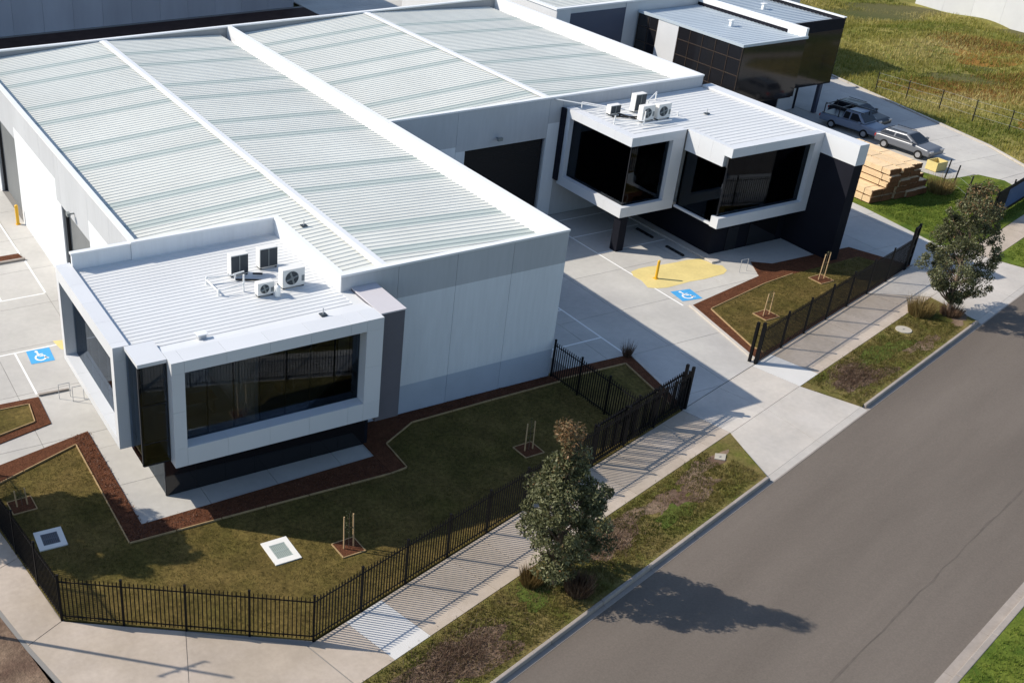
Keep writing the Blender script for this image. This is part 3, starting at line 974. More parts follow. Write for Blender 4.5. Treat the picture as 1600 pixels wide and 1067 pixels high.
panel(U2, 'y', 17.2, 17.26, 18.0, 24.0, 0, 8.0, 'grey_band', 'band_panel')
for k in range(7):
    panel(U2, 'x', 23.94, 24.0, 17.26+k*3.45, 17.26+(k+1)*3.45, 0, 8.0, 'white_wall')
    panel(U2, 'y', 41.44, 41.5, 0.06+k*3.41, 0.06+(k+1)*3.41, 0, 8.0, 'white_wall')
for b in [(0.04, 24.03, 17.17, 17.46, 8.0, 8.1), (23.74, 24.03, 17.46, 41.2, 8.0, 8.1), (0.04, 24.03, 41.2, 41.53, 8.0, 8.1)]:
    MB().box(*b).build('capping', 'capping', U2)
MB().box(23.7, 23.8, 17.4, 41.3, 6.8, 8.0).build('parapet_lining', 'capping', U2)
MB().box(23.05, 23.7, 17.42, 41.25, 6.95, 7.14).build('box_gutter', 'capping', U2)
roofslope(U2, 11.52, 23.15, RZ-0.002, RZ-0.05*11.6, 17.42, 41.25, [37.0, 34.0, 28.8, 25.9, 20.9, 18.3])
roofslope(U2, 0.06, 11.48, RZ-0.05*11.4, RZ-0.002, 17.42, 41.25, [37.5, 34.8, 30.2, 27.1, 22.0, 19.0])
MB().add([(11.2, 17.47, 8.02), (11.5, 17.47, 8.06), (11.8, 17.47, 8.02), (11.2, 41.2, 8.02), (11.5, 41.2, 8.06), (11.8, 41.2, 8.02)],
         [(0, 1, 4, 3), (1, 2, 5, 4)]).build('ridge_cap', 'capping', U2)
roller_door(U2, 'y', 17.45, 5.5, 11.5, 5.46, 'door_dark')
floodlight(U2, 7.8, 17.2, 6.0, 'y')

# ---- cantilevered offices
ribs(12.95, 7.22, 23.95, 7.26, 10.9, 17.18, 0.42, 0.03).build('office_roof', 'office_roof', U2)
ribs(17.2, 7.22, 23.95, 7.26, 7.1, 10.9, 0.42, 0.03).build('office_roof', 'office_roof', U2)
# box one
ye = lin(10.55, 16.9, 4)
for a, b in zip(ye, ye[1:]):
    MB().box(12.65, 13.25, a+.004, b-.004, 6.86, OT).build('frame_panel', 'frame_white', U2)
    MB().box(12.65, 13.25, a+.004, b-.004, 2.36, 3.0).build('frame_panel', 'frame_white', U2)
MB().box(12.65, 13.25, 16.4, 16.9, 3.004, 6.856).build('frame_panel', 'frame_white', U2)
xe = lin(13.25, 16.75, 2)
for a, b in zip(xe, xe[1:]):
    MB().box(a+.004, b-.004, 10.55, 11.15, 6.86, OT).build('frame_panel', 'frame_white', U2)
    MB().box(a+.004, b-.004, 10.55, 11.15, 2.36, 3.0).build('frame_panel', 'frame_white', U2)
MB().box(15.85, 16.746, 10.55, 11.15, 3.004, 6.856).build('frame_panel', 'frame_white', U2)
glazing(U2, 'x', 12.98, lin(10.9, 16.4, 4), 3.0, 6.86, 'glass_dark', rails=(6.3,))
glazing(U2, 'y', 10.86, lin(13.0, 15.86, 2), 3.0, 6.86, 'glass_dark')
MB().box(12.5, 12.62, 16.75, 17.18, 2.6, 7.35).build('gap_shade', 'dark_wall', U2)  # near-black slab in place of the shade inside the wall-to-box gap
# box two
xe = lin(16.8, 24.02, 4)
for a, b in zip(xe, xe[1:]):
    MB().box(a+.004, b-.004, 6.75, 7.35, 6.84, OT).build('frame_panel', 'frame_white', U2)
    MB().box(a+.004, b-.004, 6.75, 7.35, 2.42, 3.08).build('frame_panel', 'frame_white', U2)
MB().box(23.42, 24.016, 6.75, 7.35, 3.084, 6.836).build('frame_panel', 'frame_white', U2)
ye = lin(7.36, 10.54, 3)
for a, b in zip(ye, ye[1:]):
    MB().box(16.86, 17.2, a+.004, b-.004, 6.12, OT-0.005).build('frame_panel', 'frame_white', U2)
MB().box(16.84, 17.2, 7.36, 10.54, 2.44, 2.58).build('frame_sill', 'frame_white', U2)
glazing(U2, 'x', 16.98, lin(7.1, 10.5, 3), 2.58, 6.12, 'glass_dark')
glazing(U2, 'y', 7.08, lin(17.0, 23.42, 5), 3.08, 6.84, 'glass_dark')
each(MB().box(13.2, 24.0, 11.1, 17.18, 2.2, 2.4).box(17.15, 24.0, 7.3, 11.1, 2.2, 2.4), 'soffit', 'dark_wall', U2)
each(MB().box(13.1, 23.95, 11.0, 17.1, 2.42, 2.62).box(17.1, 23.95, 7.2, 11.0, 2.42, 2.62), 'office_floor', 'interior_floor', U2)
each(MB().box(17.3, 17.42, 11.0, 17.1, 2.62, 7.1).box(17.42, 23.95, 12.6, 12.72, 2.62, 7.1).box(13.1, 17.3, 15.8, 15.9, 2.62, 7.1), 'partition', 'interior', U2)
each(MB().box(13.1, 17.25, 11.0, 15.7, 6.96, 7.0).box(17.45, 23.9, 7.2, 12.55, 6.96, 7.0), 'ceiling', 'interior', U2)
for a, b in ((13.9, 11.8), (15.4, 11.8), (13.9, 13.6), (15.4, 13.6), (18.2, 8.2), (20.2, 8.2), (22.2, 8.2), (18.2, 10.6), (20.2, 10.6), (22.2, 10.6)):
    MB().box(a, a+1.2, b, b+.3, 6.93, 6.958).build('ceiling_light', 'capping', U2)
for x, y in ((14.2, 12.6), (14.0, 14.2), (18.4, 8.6), (21.0, 9.3)):
    MB().box(x, x+1.5, y, y+0.75, 3.3, 3.35).box(x+.05, x+.12, y+.05, y+.7, 2.62, 3.3).box(x+1.38, x+1.45, y+.05, y+.7, 2.62, 3.3).box(x+.4, x+.9, y+.5, y+.54, 3.4, 3.75).build('desk', 'desk', U2)
# dark ground floor, column, blade wall
each(MB().box(17.85, 24.0, 8.04, 8.2, 0.0, 2.2).box(17.85, 18.0, 8.2, 17.18, 0.0, 2.2), 'ground_floor_wall', 'dark_wall', U2)
each(MB().box(19.2, 20.1, 8.0, 8.04, 0.02, 2.1).box(21.0, 23.4, 8.0, 8.04, 0.02, 2.1), 'entry_door', 'glass_black', U2)
MB().box(12.95, 13.5, 10.7, 11.3, 0.0, 2.36).build('column', 'dark_wall', U2)
MB().box(24.05, 24.75, 4.2, 17.18, 0.0, 6.18).build('blade_wall', 'dark_wall', U2)
for a, b in zip(lin(4.15, 17.18, 5), lin(4.15, 17.18, 5)[1:]):
    MB().box(24.02, 24.78, a+.004, b-.004, 6.18, OT+0.03).build('blade_cladding', 'frame_white', U2)


# ------------------------------------------------------------------ roof plant
def air_con(label, x, y, z, wd, dp, hh, kind, group):
    t = thing('air_conditioner', label, 'air conditioner', (x, y, z), 0.0, group)
    MB().box(x, x+wd, y, y+dp, z+0.08, z+hh).build('casing', 'ac_white', t, bevel=0.015)
    for fx in (x+.03, x+wd-.10):
        MB().box(fx, fx+.07, y+.02, y+dp-.02, z, z+.08).build('foot', 'ac_dark', t)
    if kind == 'coil':
        c = MB().box(x+.04, x+wd-.02, y-0.012, y, z+.12, z+hh-.04).build('coil_panel', 'ac_dark', t)
        MB().box(x+wd*.5-.02, x+wd*.5+.02, y-0.03, y-0.012, z+.12, z+hh-.04).build('coil_post', 'ac_fan', c)
    else:
        cx, r = x+wd*.42, min(hh-.16, wd*.75)*.42
        cz = z+.08+(hh-.08)*.5
        g = MB().tube((cx, y-0.014, cz), (cx, y+.001, cz), r, n=20).build('fan_opening', 'ac_dark', t)
        f = MB().tube((cx, y-0.03, cz), (cx, y-0.016, cz), r*.3, n=12)
        for k in range(4):
            a = k*math.pi/2+.3
            f.tube((cx, y-.02, cz), (cx+r*.92*math.cos(a), y-.02, cz+r*.92*math.sin(a)), .035, .05, 5)
        f.build('fan', 'ac_fan', g)
        MB().box(x+wd-.16, x+wd-.02, y-.008, y, z+.3*hh, z+.6*hh).build('service_cover', 'ac_fan', t)
    return t


G1 = 'air conditioners on the front office roof'
air_con('tall air conditioner, dark coil facing the street, left of the pair on front office roof', -16.0, 3.35, 7.24, 0.86, 0.42, 1.05, 'coil', G1)
air_con('tall air conditioner, dark coil facing the street, right of the pair nearest the parapet', -14.5, 3.55, 7.24, 0.9, 0.42, 1.02, 'coil', G1)
air_con('large pale air conditioner with round fan beside the sunlit parapet, front office roof', -14.4, 1.3, 7.24, 1.08, 0.46, 0.92, 'fan', G1)
air_con('small pale air conditioner with round fan next to white gas bottle, front office roof', -15.7, 1.05, 7.24, 0.78, 0.36, 0.66, 'fan', G1)
G2 = 'air conditioners on the rear office roof'
air_con('tallest air conditioner with dark side panel on the rear office roof', 16.1, 14.6, 7.28, 0.85, 0.45, 1.15, 'coil', G2)
air_con('pale air conditioner with round fan, middle one on the rear office roof', 15.3, 12.95, 7.28, 0.95, 0.42, 0.98, 'fan', G2)
air_con('pale air conditioner with round fan, rightmost on the rear office roof', 16.45, 12.85, 7.28, 0.98, 0.42, 0.98, 'fan', G2)
air_con('low dark-faced air conditioner, leftmost on the rear office roof', 14.35, 14.75, 7.28, 0.8, 0.4, 0.62, 'coil', G2)

t = thing('gas_bottle', 'white cylindrical bottle standing between two front office roof air conditioners', 'bottle', (-14.85, 0.85, 7.24))
mb = MB().tube((-14.85, .85, 7.26), (-14.85, .85, 7.72), .13, n=14)
mb.tube((-14.85, .85, 7.72), (-14.85, .85, 7.80), .13, .05, n=14)
mb.build('body', 'pvc_white', t, smooth=False)
MB().tube((-14.85, .85, 7.80), (-14.85, .85, 7.86), .03, n=8).build('valve', 'ac_dark', t)


def pipe_frame(label, pts, posts, r=0.035, mt='pvc_white', name='pipe_frame'):
    t = thing(name, label, 'pipework', (posts[0][0], posts[0][1], posts[0][2]))
    for a, b in pts:
        MB().tube(a, b, r, n=8).build('pipe', mt, t)
    for x, y, z, h in posts:
        MB().tube((x, y, z), (x, y, z+h), r*1.2, n=8).build('upright', mt, t)
    return t


pipe_frame('white pipe rack standing beside the coil air conditioners on front office roof',
           [((-17.2, 3.3, 7.5), (-15.9, 3.1, 7.5)), ((-17.15, 2.0, 7.45), (-16.0, 1.9, 7.62)), ((-17.2, 3.3, 7.42), (-17.15, 2.0, 7.42)), ((-16.35, 2.2, 8.0), (-15.85, 2.2, 8.05))],
           [(-17.2, 3.3, 7.2, 0.35), (-17.15, 2.0, 7.2, 0.35), (-16.0, 1.9, 7.2, 0.85), (-15.9, 3.1, 7.2, 0.35)])
pipe_frame('black refrigerant pipes running between air conditioners on front office roof',
           [((-15.9, 3.0, 7.3), (-14.9, 2.5, 7.3)), ((-14.9, 2.5, 7.3), (-14.5, 2.0, 7.3)), ((-15.0, 3.2, 7.33), (-14.6, 3.0, 7.33))], [(-14.9, 2.5, 7.2, 0.1)], 0.045, 'rubber', 'refrigerant_pipes')
pipe_frame('white pipe rails around the air conditioners on rear office roof',
           [((13.6, 16.6, 7.7), (15.6, 14.2, 7.6)), ((13.6, 13.4, 7.5), (15.2, 12.6, 7.5)), ((17.4, 14.9, 7.8), (19.2, 16.2, 7.8)), ((17.6, 14.0, 7.45), (18.4, 13.2, 7.45)), ((14.4, 12.2, 7.5), (16.9, 12.1, 7.5))],
           [(13.6, 16.6, 7.2, 0.5), (15.2, 12.6, 7.2, 0.9), (17.4, 14.9, 7.2, 0.6), (19.2, 16.2, 7.2, 0.6), (13.6, 13.4, 7.2, 0.6), (18.4, 13.2, 7.2, 0.3)])
pipe_frame('dark pipes lying between the air conditioners on rear office roof',
           [((14.3, 14.5, 7.33), (16.0, 13.6, 7.33)), ((15.0, 14.6, 7.36), (15.3, 13.4, 7.36))], [(15.0, 14.6, 7.26, 0.12)], 0.05, 'rubber', 'refrigerant_pipes')
pipe_frame('thin white conduit from the rear warehouse wall down to office roof',
           [((11.9, 17.15, 7.95), (14.7, 15.0, 7.6))], [(14.7, 15.0, 7.25, 0.35)], 0.04, 'pvc_white', 'conduit')
t = thing('roof_vent', 'grey box vent on the front edge of the front office roof', 'vent', (-19.3, -1.35, 7.24))
MB().box(-19.45, -19.1, -1.5, -1.2, 7.24, 7.5).build('cowl', 'galv', t, bevel=0.03)
MB().box(-19.5, -19.05, -1.55, -1.15, 7.5, 7.54).build('lid', 'capping', t)
for x, y, z, lb in ((-13.95, -1.75, 7.39, 'small dark-footed roof anchor on the white front edge of the front office'),
                    (-11.2, 5.77, 7.95, 'small dark-footed roof anchor on main roof beside the ridge cap'),
                    (20.2, 12.6, 7.3, 'small dark-footed roof anchor on the rear office roof')):
    t = thing('roof_anchor', lb, 'anchor', (x, y, z), 0.0, 'roof safety anchors')
    MB().box(x-.14, x+.14, y-.14, y+.14, z, z+.05).build('base_plate', 'ac_dark', t)
    MB().tube((x, y, z+.05), (x, y, z+.32), .03, n=8).build('post', 'galv', t)

# ------------------------------------------------------------------ fences
PICK = MB()
PICK.box(-.0175, .0175, -.0175, .0175, .09, 2.02).add([(-.0175, -.0175, 2.02), (.0175, -.0175, 2.02), (.0175, .0175, 2.02), (-.0175, .0175, 2.02), (0, 0, 2.1)],
                                                  [(0, 1, 4), (1, 2, 4), (2, 3, 4), (3, 0, 4)])
PICK = PICK.mesh('picket')
PICK.materials.append(MATS['fence_black'])
POST = MB().box(-.04, .04, -.04, .04, -.05, 2.16).box(-.048, .048, -.048, .048, 2.16, 2.19).mesh('post')
POST.materials.append(MATS['fence_black'])


def fence(name, label, p0, p1, bays, cat='fence', group=None, spacing=0.15, ends=(True, True), z=0.0):
    L = math.hypot(p1[0]-p0[0], p1[1]-p0[1])
    t = thing(name, label, cat, (p0[0], p0[1], z), math.atan2(p1[1]-p0[1], p1[0]-p0[0])+1e-9, group)
    bl = L/bays
    for i in range(bays+1):
        if (i == 0 and not ends[0]) or (i == bays and not ends[1]):
            continue
        linked('post', POST, t, (i*bl, 0, 0))
    for i in range(bays):
        for h in (0.22, 1.86):
            MB().box(i*bl+.042, (i+1)*bl-.042, -.016, .016, h-.02, h+.02).build('rail', 'fence_black', t)
        n = int(bl/spacing)
        for k in range(1, n):
            linked('picket', PICK, t, (i*bl+k*bl/n, 0.0, 0))
    return t


FA, FB = (-27.36, -7.1), (-19.31, -12.0)
FG = 'black steel picket fences around the site'
fence('picket_fence', 'black picket fence along the side street at the left edge', (-28.9, 4.1), FA, 5, 'fence', FG, ends=(True, False))
fence('picket_fence', 'black picket fence of four bays across the cut street corner', FA, FB, 4, 'fence', FG)
fence('picket_fence', 'long black picket fence between front lawn and street footpath', FB, uv(2.4, -6.2), 10, 'fence', FG, ends=(False, True))
fence('picket_fence', 'short black picket fence running from the front wall corner towards the street', (0.06, -0.12), (0.4, -6.05), 3, 'fence', FG)
fence('picket_fence', 'black picket fence along footpath in front of the rear unit garden', uv(9.45, -6.2), uv(26.7, -6.2), 7, 'fence', FG)


def gate(name, label, p0, p1, bays, h=2.05):
    L = math.hypot(p1[0]-p0[0], p1[1]-p0[1])
    t = thing(name, label, 'gate', (p0[0], p0[1], 0.0), math.atan2(p1[1]-p0[1], p1[0]-p0[0])+1e-9)
    for hh in (0.14, 1.9):
        MB().box(0, L, -.03, .03, hh-.04, hh+.04).build('gate_rail', 'fence_black', t)
    for i in range(bays+1):
        MB().box(i*L/bays-.035, i*L/bays+.035, -.035, .035, .05, h).build('gate_stile', 'fence_black', t)
    return t, L


g, L = gate('sliding_gate', 'open black sliding gate parked behind the long front picket fence', uv(-4.7, -5.93), uv(2.35, -5.93), 3)
n = int(L/0.19)
for k in range(1, n):
    linked('picket', PICK, g, (k*L/n, 0.0, 0.02))
t = thing('gate_post', 'pair of thick black gate posts at the driveway end of long front fence', 'gate post', (*uv(2.62, -6.2), 0), TH)
MB().box(-.07, .07, -.10, .02, -.05, 2.35).build('post', 'fence_black', t)
MB().box(-.07, .07, .22, .34, -.05, 2.35).build('post', 'fence_black', t)
t = thing('gate_post', 'thick black gate post at the garden corner of rear unit fence', 'gate post', (*uv(9.3, -6.2), 0), TH)
MB().box(-.07, .07, -.07, .07, -.05, 2.4).box(-.07, .07, .26, .40, -.05, 2.3).build('post', 'fence_black', t)
g, L = gate('open_gate', 'ladder-like black gate end beside the rear unit driveway', uv(26.9, -6.15), uv(27.65, -6.05), 1, 2.6)
for a in (0, L):
    MB().box(a-.09, a+.09, -.07, .07, 0, 2.7).build('gate_stile', 'fence_black', g)
for zz in (.75, 1.35, 2.0, 2.6):
    MB().box(.09, L-.09, -.04, .04, zz-.07, zz+.07).build('gate_bar', 'fence_black', g)

# banner fence by the third driveway
t = thing('banner_fence', 'dark fence with blue and white printed banner beyond the far street tree', 'fence', (*uv(38.8, -6.55), 0), TH)
MB().box(0, 11, -.02, .02, .12, 1.95).build('mesh_panel', 'fence_black', t)
MB().box(1.8, 9.6, -.03, -.022, .35, 1.75).build('banner', 'banner', t)
for k in range(5):
    linked('post', POST, t, (k*2.75, .07, 0))
MB().box(0, 11, -.025, .025, 1.95, 2.02).build('rail', 'fence_black', t)

# wire fences at the far grass
t = thing('wire_fence', 'thin wire fence with dark posts along the far grassy field', 'fence', (55.7, 27, 0))
pp = [(55.6, 28.2), (55.9, 25.3), (56.3, 22.3), (56.4, 19.2), (56.7, 16.2), (57.0, 13.0)]
for x, y in pp:
    MB().tube((x, y, -.1), (x, y+.05, 1.75), .05, .04, 7).build('post', 'dark_metal', t)
for (a, b), (c, d) in zip(pp, pp[1:]):
    for h in (.5, 1.1, 1.65):
        MB().tube((a, b, h), (c, d, h), .008, n=4).build('wire', 'galv', t)
t = thing('wire_fence', 'leaning dark posts with wire beside the timber stacks', 'fence', (41, 8, 0))
pp = [(41.9, 10.4), (41.4, 9.3), (40.4, 7.5)]
for x, y in pp:
    MB().tube((x, y, -.1), (x+.25, y+.05, 1.8), .06, .05, 7).build('post', 'dark_metal', t)
for (a, b), (c, d) in zip(pp, pp[1:]):
    for h in (.5, 1.1, 1.6):
        MB().tube((a+h*.13, b, h), (c+h*.13, d, h), .006, n=4).build('wire', 'galv', t)


# ------------------------------------------------------------------ small street and yard things
def pit(label, cx, cy, sx, sy, rot, gm):
    t = thing('drain_pit', label, 'drain cover', (cx, cy, LZ), rot+1e-9)
    ix, iy = sx*.30, sy*.30
    MB().box(-sx/2, sx/2, -sy/2, -iy, -.03, .05).box(-sx/2, sx/2, iy, sy/2, -.03, .05).box(-sx/2, -ix, -iy, iy, -.03, .05).box(ix, sx/2, -iy, iy, -.03, .05).build('concrete_surround', 'pit_concrete', t)
    MB().box(-ix, ix, -iy, iy, -.03, .0).build('sump', 'rubber' if gm == 'grate_dark' else gm, t)
    n = 9
    for k in range(n):
        a = -ix+(k+.5)*2*ix/n
        MB().box(a-.028, a+.028, -iy, iy, .005, .04).build('grate_bar', gm, t)
    MB().box(-ix, ix, -.03, .03, .01, .045).box(-ix, ix, -iy, -iy+.05, .01, .045).box(-ix, ix, iy-.05, iy, .01, .045).build('grate_frame', gm, t)


pit('square concrete drain pit with dark grate near the side street fence', -26.5, -2.33, 1.15, 1.25, R(-2), 'grate_dark')
pit('rectangular concrete drain pit with pale green grate at the building shadow edge', -18.25, -6.92, 1.15, 1.48, R(0.5), 'grate_green')
for u, v, lb, kk in ((0.2, -9.6, 'small pale concrete service lid in verge left of the driveway', 0), (19.0, -9.6, 'round pale concrete service lid in verge near the far street tree', 1)):
    x, y = uv(u, v)
    t = thing('service_lid', lb, 'service lid', (x, y, 0))
    if kk == 0:
        MB().prism([(x-.35, y), (x, y-.3), (x+.4, y+.05), (x, y+.33)], -.05, .03).build('lid', 'lid_concrete', t)
        MB().box(x-.06, x+.06, y-.03, y+.03, .03, .036).build('lifting_slot', 'grate_dark', t)
    else:
        MB().tube((x, y, -.05), (x, y, .035), .42, n=18).build('lid', 'lid_concrete', t)
        MB().box(x-.06, x+.06, y-.03, y+.03, .035, .041).build('lifting_slot', 'grate_dark', t)

for x, y, h, r, lb in ((12.72, 6.7, 1.15, .085, 'yellow steel bollard standing in the yellow painted patch'),
                       (-19.82, 29.9, 1.3, .11, 'yellow steel bollard at the far roller door on the left wall')):
    t = thing('bollard', lb, 'bollard', (x, y, 0))
    mb = MB().tube((x, y, 0), (x, y, h), r, n=14)
    mb.tube((x, y, h), (x, y, h+.04), r, r*.5, n=14)
    mb.build('post', 'bollard_yellow', t)
    MB().box(x-.14, x+.14, y-.14, y+.14, 0.009, .025).build('base_plate', 'bollard_yellow', t)
for x, y, lb in ((16.5, 12.2, 'black rubber wheel stop under the rear glass box, farther one'), (16.4, 9.25, 'black rubber wheel stop under the rear glass box, nearer one')):
    t = thing('wheel_stop', lb, 'wheel stop', (x, y, 0), 0.0, 'wheel stops')
    MB().add([(x-.09, y-.8, 0.005), (x+.09, y-.8, 0.005), (x+.06, y-.76, .11), (x-.06, y-.76, .11), (x-.09, y+.8, 0.005), (x+.09, y+.8, 0.005), (x+.06, y+.76, .11), (x-.06, y+.76, .11)],
             [(0, 1, 2, 3), (7, 6, 5, 4), (1, 5, 6, 2), (4, 0, 3, 7), (3, 2, 6, 7), (0, 4, 5, 1)]).build('block', 'rubber', t)
    for k in range(3):
        MB().box(x-.095, x-.06, y-.6+k*.5, y-.45+k*.5, .03, .08).build('reflector', 'ac_dark', t)
# hoop rails
for i, (x, y, lb) in enumerate(((-23.2, 8.1, 'thin grey steel hoop rail on the paving beside small lawn, left one'), (-22.65, 7.6, 'thin grey steel hoop rail on the paving beside small lawn, right one'), (17.9, 5.3, 'thin grey steel hoop rail by the rear unit garden corner'))):
    t = thing('hoop_rail', lb, 'hoop rail', (x, y, 0), 0.0, 'steel hoop rails')
    for dx in (0, .55):
        MB().tube((x+dx, y, 0), (x+dx, y, .8), .018, n=8).build('leg', 'galv', t)
    MB().tube((x-.01, y, .8), (x+.56, y, .8), .018, n=8).build('top_rail', 'galv', t)


def sapling(label, x, y, hs, mulch, tilt, seed, leaf=True):
    rr = random.Random(seed)
    t = thing('staked_sapling', label, 'sapling', (x, y, 0.0), 0.0, 'staked saplings')
    z0 = LZ if x < 10 else .075
    if mulch:
        MB().prism([(x-.55, y+.45), (x-.5, y-.5), (x+.52, y-.48), (x+.48, y+.5)], 0.0, z0+.03).build('mulch_square', 'mulch', t)
        for a, b, c, d in ((-.55, .45, -.5, -.5), (-.5, -.5, .52, -.48), (.52, -.48, .48, .5), (.48, .5, -.55, .45)):
            L = math.hypot(c-a, d-b)
            nx, ny = -(d-b)/L*.02, (c-a)/L*.02
            MB().prism([(x+a+nx, y+b+ny), (x+c+nx, y+d+ny), (x+c-nx, y+d-ny), (x+a-nx, y+b-ny)], 0.0, z0+.05).build('edging_board', 'edging', t)
    for s in (-1, 1):
        MB().tube((x+s*.22, y, 0), (x+s*.22+tilt, y+.02*s, hs), .034, .03, 6).build('stake', 'stake_wood', t)
    MB().tube((x, y, 0), (x+tilt*.5, y, hs*1.05), .015, .008, 5).build('stem', 'bark', t)
    MB().tube((x-.22+tilt*.6, y, hs*.62), (x+.22+tilt*.6, y, hs*.62), .012, n=5).build('tie', 'fence_black', t)
    pts, cols = [], []
    for k in range(70 if leaf else 20):
        h = rr.uniform(.45, 1.12)*hs
        a = rr.uniform(0, 6.28)
        r_ = rr.uniform(.02, .18)
        pts.append(Vector((x+tilt*.5*h/hs+r_*math.cos(a), y+r_*math.sin(a), h)))
        cols.append(rr.random())
    leaves(pts, cols, .08, .035, rr, 'leaf_dry' if not leaf else 'leaf_gum', 'foliage', t)


def leaves(pts, cols, ln, wd, rr, mt, name, parent, jitter=0.35, droop=0.3):
    n = len(pts)
    vs = np.zeros((n*4, 3))
    for i, p in enumerate(pts):
        d = Vector((rr.gauss(0, 1), rr.gauss(0, 1), rr.gauss(0, 1)-droop)).normalized()
        s = d.cross(Vector((rr.gauss(0, 1), rr.gauss(0, 1), rr.gauss(0, 1)))).normalized()
        l, w_ = ln*rr.uniform(1-jitter, 1+jitter), wd*rr.uniform(1-jitter, 1+jitter)
        vs[4*i] = p-d*l*.5
        vs[4*i+1] = p+s*w_*.5
        vs[4*i+2] = p+d*l*.5
        vs[4*i+3] = p-s*w_*.5
    if parent is not None and parent.get('_off') is not None:
        vs -= np.array(parent['_off'])
    me = bpy.data.meshes.new(name)
    me.vertices.add(n*4)
    me.vertices.foreach_set('co', vs.ravel())
    me.loops.add(n*4)
    me.loops.foreach_set('vertex_index', np.arange(n*4))
    me.polygons.add(n)
    me.polygons.foreach_set('loop_start', np.arange(n)*4)
    me.polygons.foreach_set('loop_total', np.full(n, 4))
    me.update(calc_edges=True)
    at = me.attributes.new('leafcol', 'FLOAT', 'FACE')
    at.data.foreach_set('value', np.array(cols, dtype=np.float32))
    me.materials.append(MATS[mt])
    o = bpy.data.objects.new(name, me)
    COL.objects.link(o)
    if parent is not None:
        o.parent = parent
    return o


sapling('staked sapling in square mulch bed near the corner fence, half in building shadow', -15.65, -7.85, 1.7, True, -.06, 1)
sapling('staked sapling in deep shade between the front wall and long fence', -4.85, -5.1, 1.55, True, -.05, 2)
sapling('pale staked sapling nearest the gate post in the rear unit garden', 15.1, 0.35, 1.45, True, .02, 3)
sapling('pale staked sapling farther along the rear unit garden lawn', 21.55, 2.45, 1.75, True, .04, 4)
sapling('low sapling in square mulch bed beside the side street fence', -26.98, 0.36, 0.9, True, -.05, 5)


# ------------------------------------------------------------------ trees
def tree(name, label, base, H, prof, lean, seed, nclump, nleaf, leaf=(.17, .075), brown_top=True, brown=1.0, trunk_r=.11, asym=(0, 0), group=None):
    """prof: list of (t, radius) crown radius over relative height"""
    rr = random.Random(seed)
    t = thing(name, label, 'tree', base, 0.0, group)
    bx, by, bz = base

    def rad(s):
        for (a, ra), (b, rb) in zip(prof, prof[1:]):
            if a <= s <= b:
                return ra+(rb-ra)*(s-a)/(b-a)
        return 0.05

    def axis(s):
        return Vector((bx+lean[0]*s*s+.12*math.sin(5*s+seed), by+lean[1]*s*s+.1*math.sin(4*s+1+seed), bz+H*s))
    tr = MB()
    k = 12
    for i in range(k):
        a, b = i/k*.92, (i+1)/k*.92
        tr.tube(axis(a), axis(b), trunk_r*(1-a)**.8+.012, trunk_r*(1-b)**.8+.012, 9, cap=False)
    cl = []
    s0, s1 = prof[0][0], prof[-1][0]
    while len(cl) < nclump:
        s = rr.uniform(s0, s1)
        r = rad(s)
        if rr.random() > (r/1.6)**1.2+.22:
            continue
        a = rr.uniform(0, 6.283)
        q = math.sqrt(rr.uniform(.12, 1.0))*r
        c = axis(s)+Vector((q*math.cos(a)+asym[0]*math.sin(math.pi*s), q*math.sin(a)+asym[1]*math.sin(math.pi*s), rr.uniform(-.15, .15)))
        cl.append((c, s, q/r if r else 0, rr.choice((rr.uniform(.16, .3), rr.uniform(.28, .55)))))
    for c, s, q, cr in cl:
        st = axis(max(.08, s-.10-.12*q))
        mid = (st+c)/2+Vector((0, 0, -.08))
        tr.tube(st, mid, .032*(1-s)+.012, .02*(1-s)+.008, 5, cap=False)
        tr.tube(mid, c, .02*(1-s)+.008, .005, 5, cap=False)
    tr.build('trunk', 'bark', t)
    pts, cols = [], []
    for c, s, q, cr in cl:
        tone = rr.uniform(-.16, .16)
        for _ in range(int(nleaf*cr/.35)):
            d = Vector((rr.gauss(0, 1), rr.gauss(0, 1), rr.gauss(0, .8)))
            d = d.normalized()*cr*(rr.random()**.45)
            p = c+d
            pts.append(p)
            cc = min(.8, max(0, rr.gauss(.45, .2)+tone*1.3))
            if brown_top and s > .80 and rr.random() < (s-.78)*6.5*brown:
                cc = rr.uniform(.86, 1.0)
            elif rr.random() < .02:
                cc = rr.uniform(.85, 1)
            cols.append(cc)
    leaves(pts, cols, leaf[0], leaf[1], rr, 'leaf_gum', 'crown', t)
    return t


x, y = uv(-12.45, -9.95)
tree('street_tree', 'bushy street tree with brown top on the verge in front of long fence', (x, y, -.01), 7.1,
     [(.08, .5), (.16, 1.15), (.30, 1.6), (.46, 1.68), (.60, 1.4), (.72, .85), (.82, .42), (.93, .34), (1.0, .2)], (-.35, .25), 11, 150, 200, brown=.75, leaf=(.15, .06), asym=(.1, 0))
x, y = uv(23.0, -10.25)
tree('street_tree', 'bushy street tree on verge beside the second driveway crossing', (x, y, -.01), 7.4,
     [(.10, .4), (.2, 1.1), (.34, 2.05), (.5, 1.85), (.64, 1.5), (.8, 1.25), (.92, .95), (1.0, .4)], (.0, .35), 29, 140, 190, leaf=(.15, .06), asym=(.1, 0), brown=.35)
# tree standing on the side street verge (its shadow falls on the lawn)
tree('street_tree', 'broad street tree on the side street verge casting shade on the lawn', (-31.9, 2.5, 0), 9.8,
     [(.36, .8), (.46, 2.0), (.62, 2.6), (.8, 2.1), (1.0, .5)], (.1, .1), 31, 330, 120, leaf=(.27, .13))
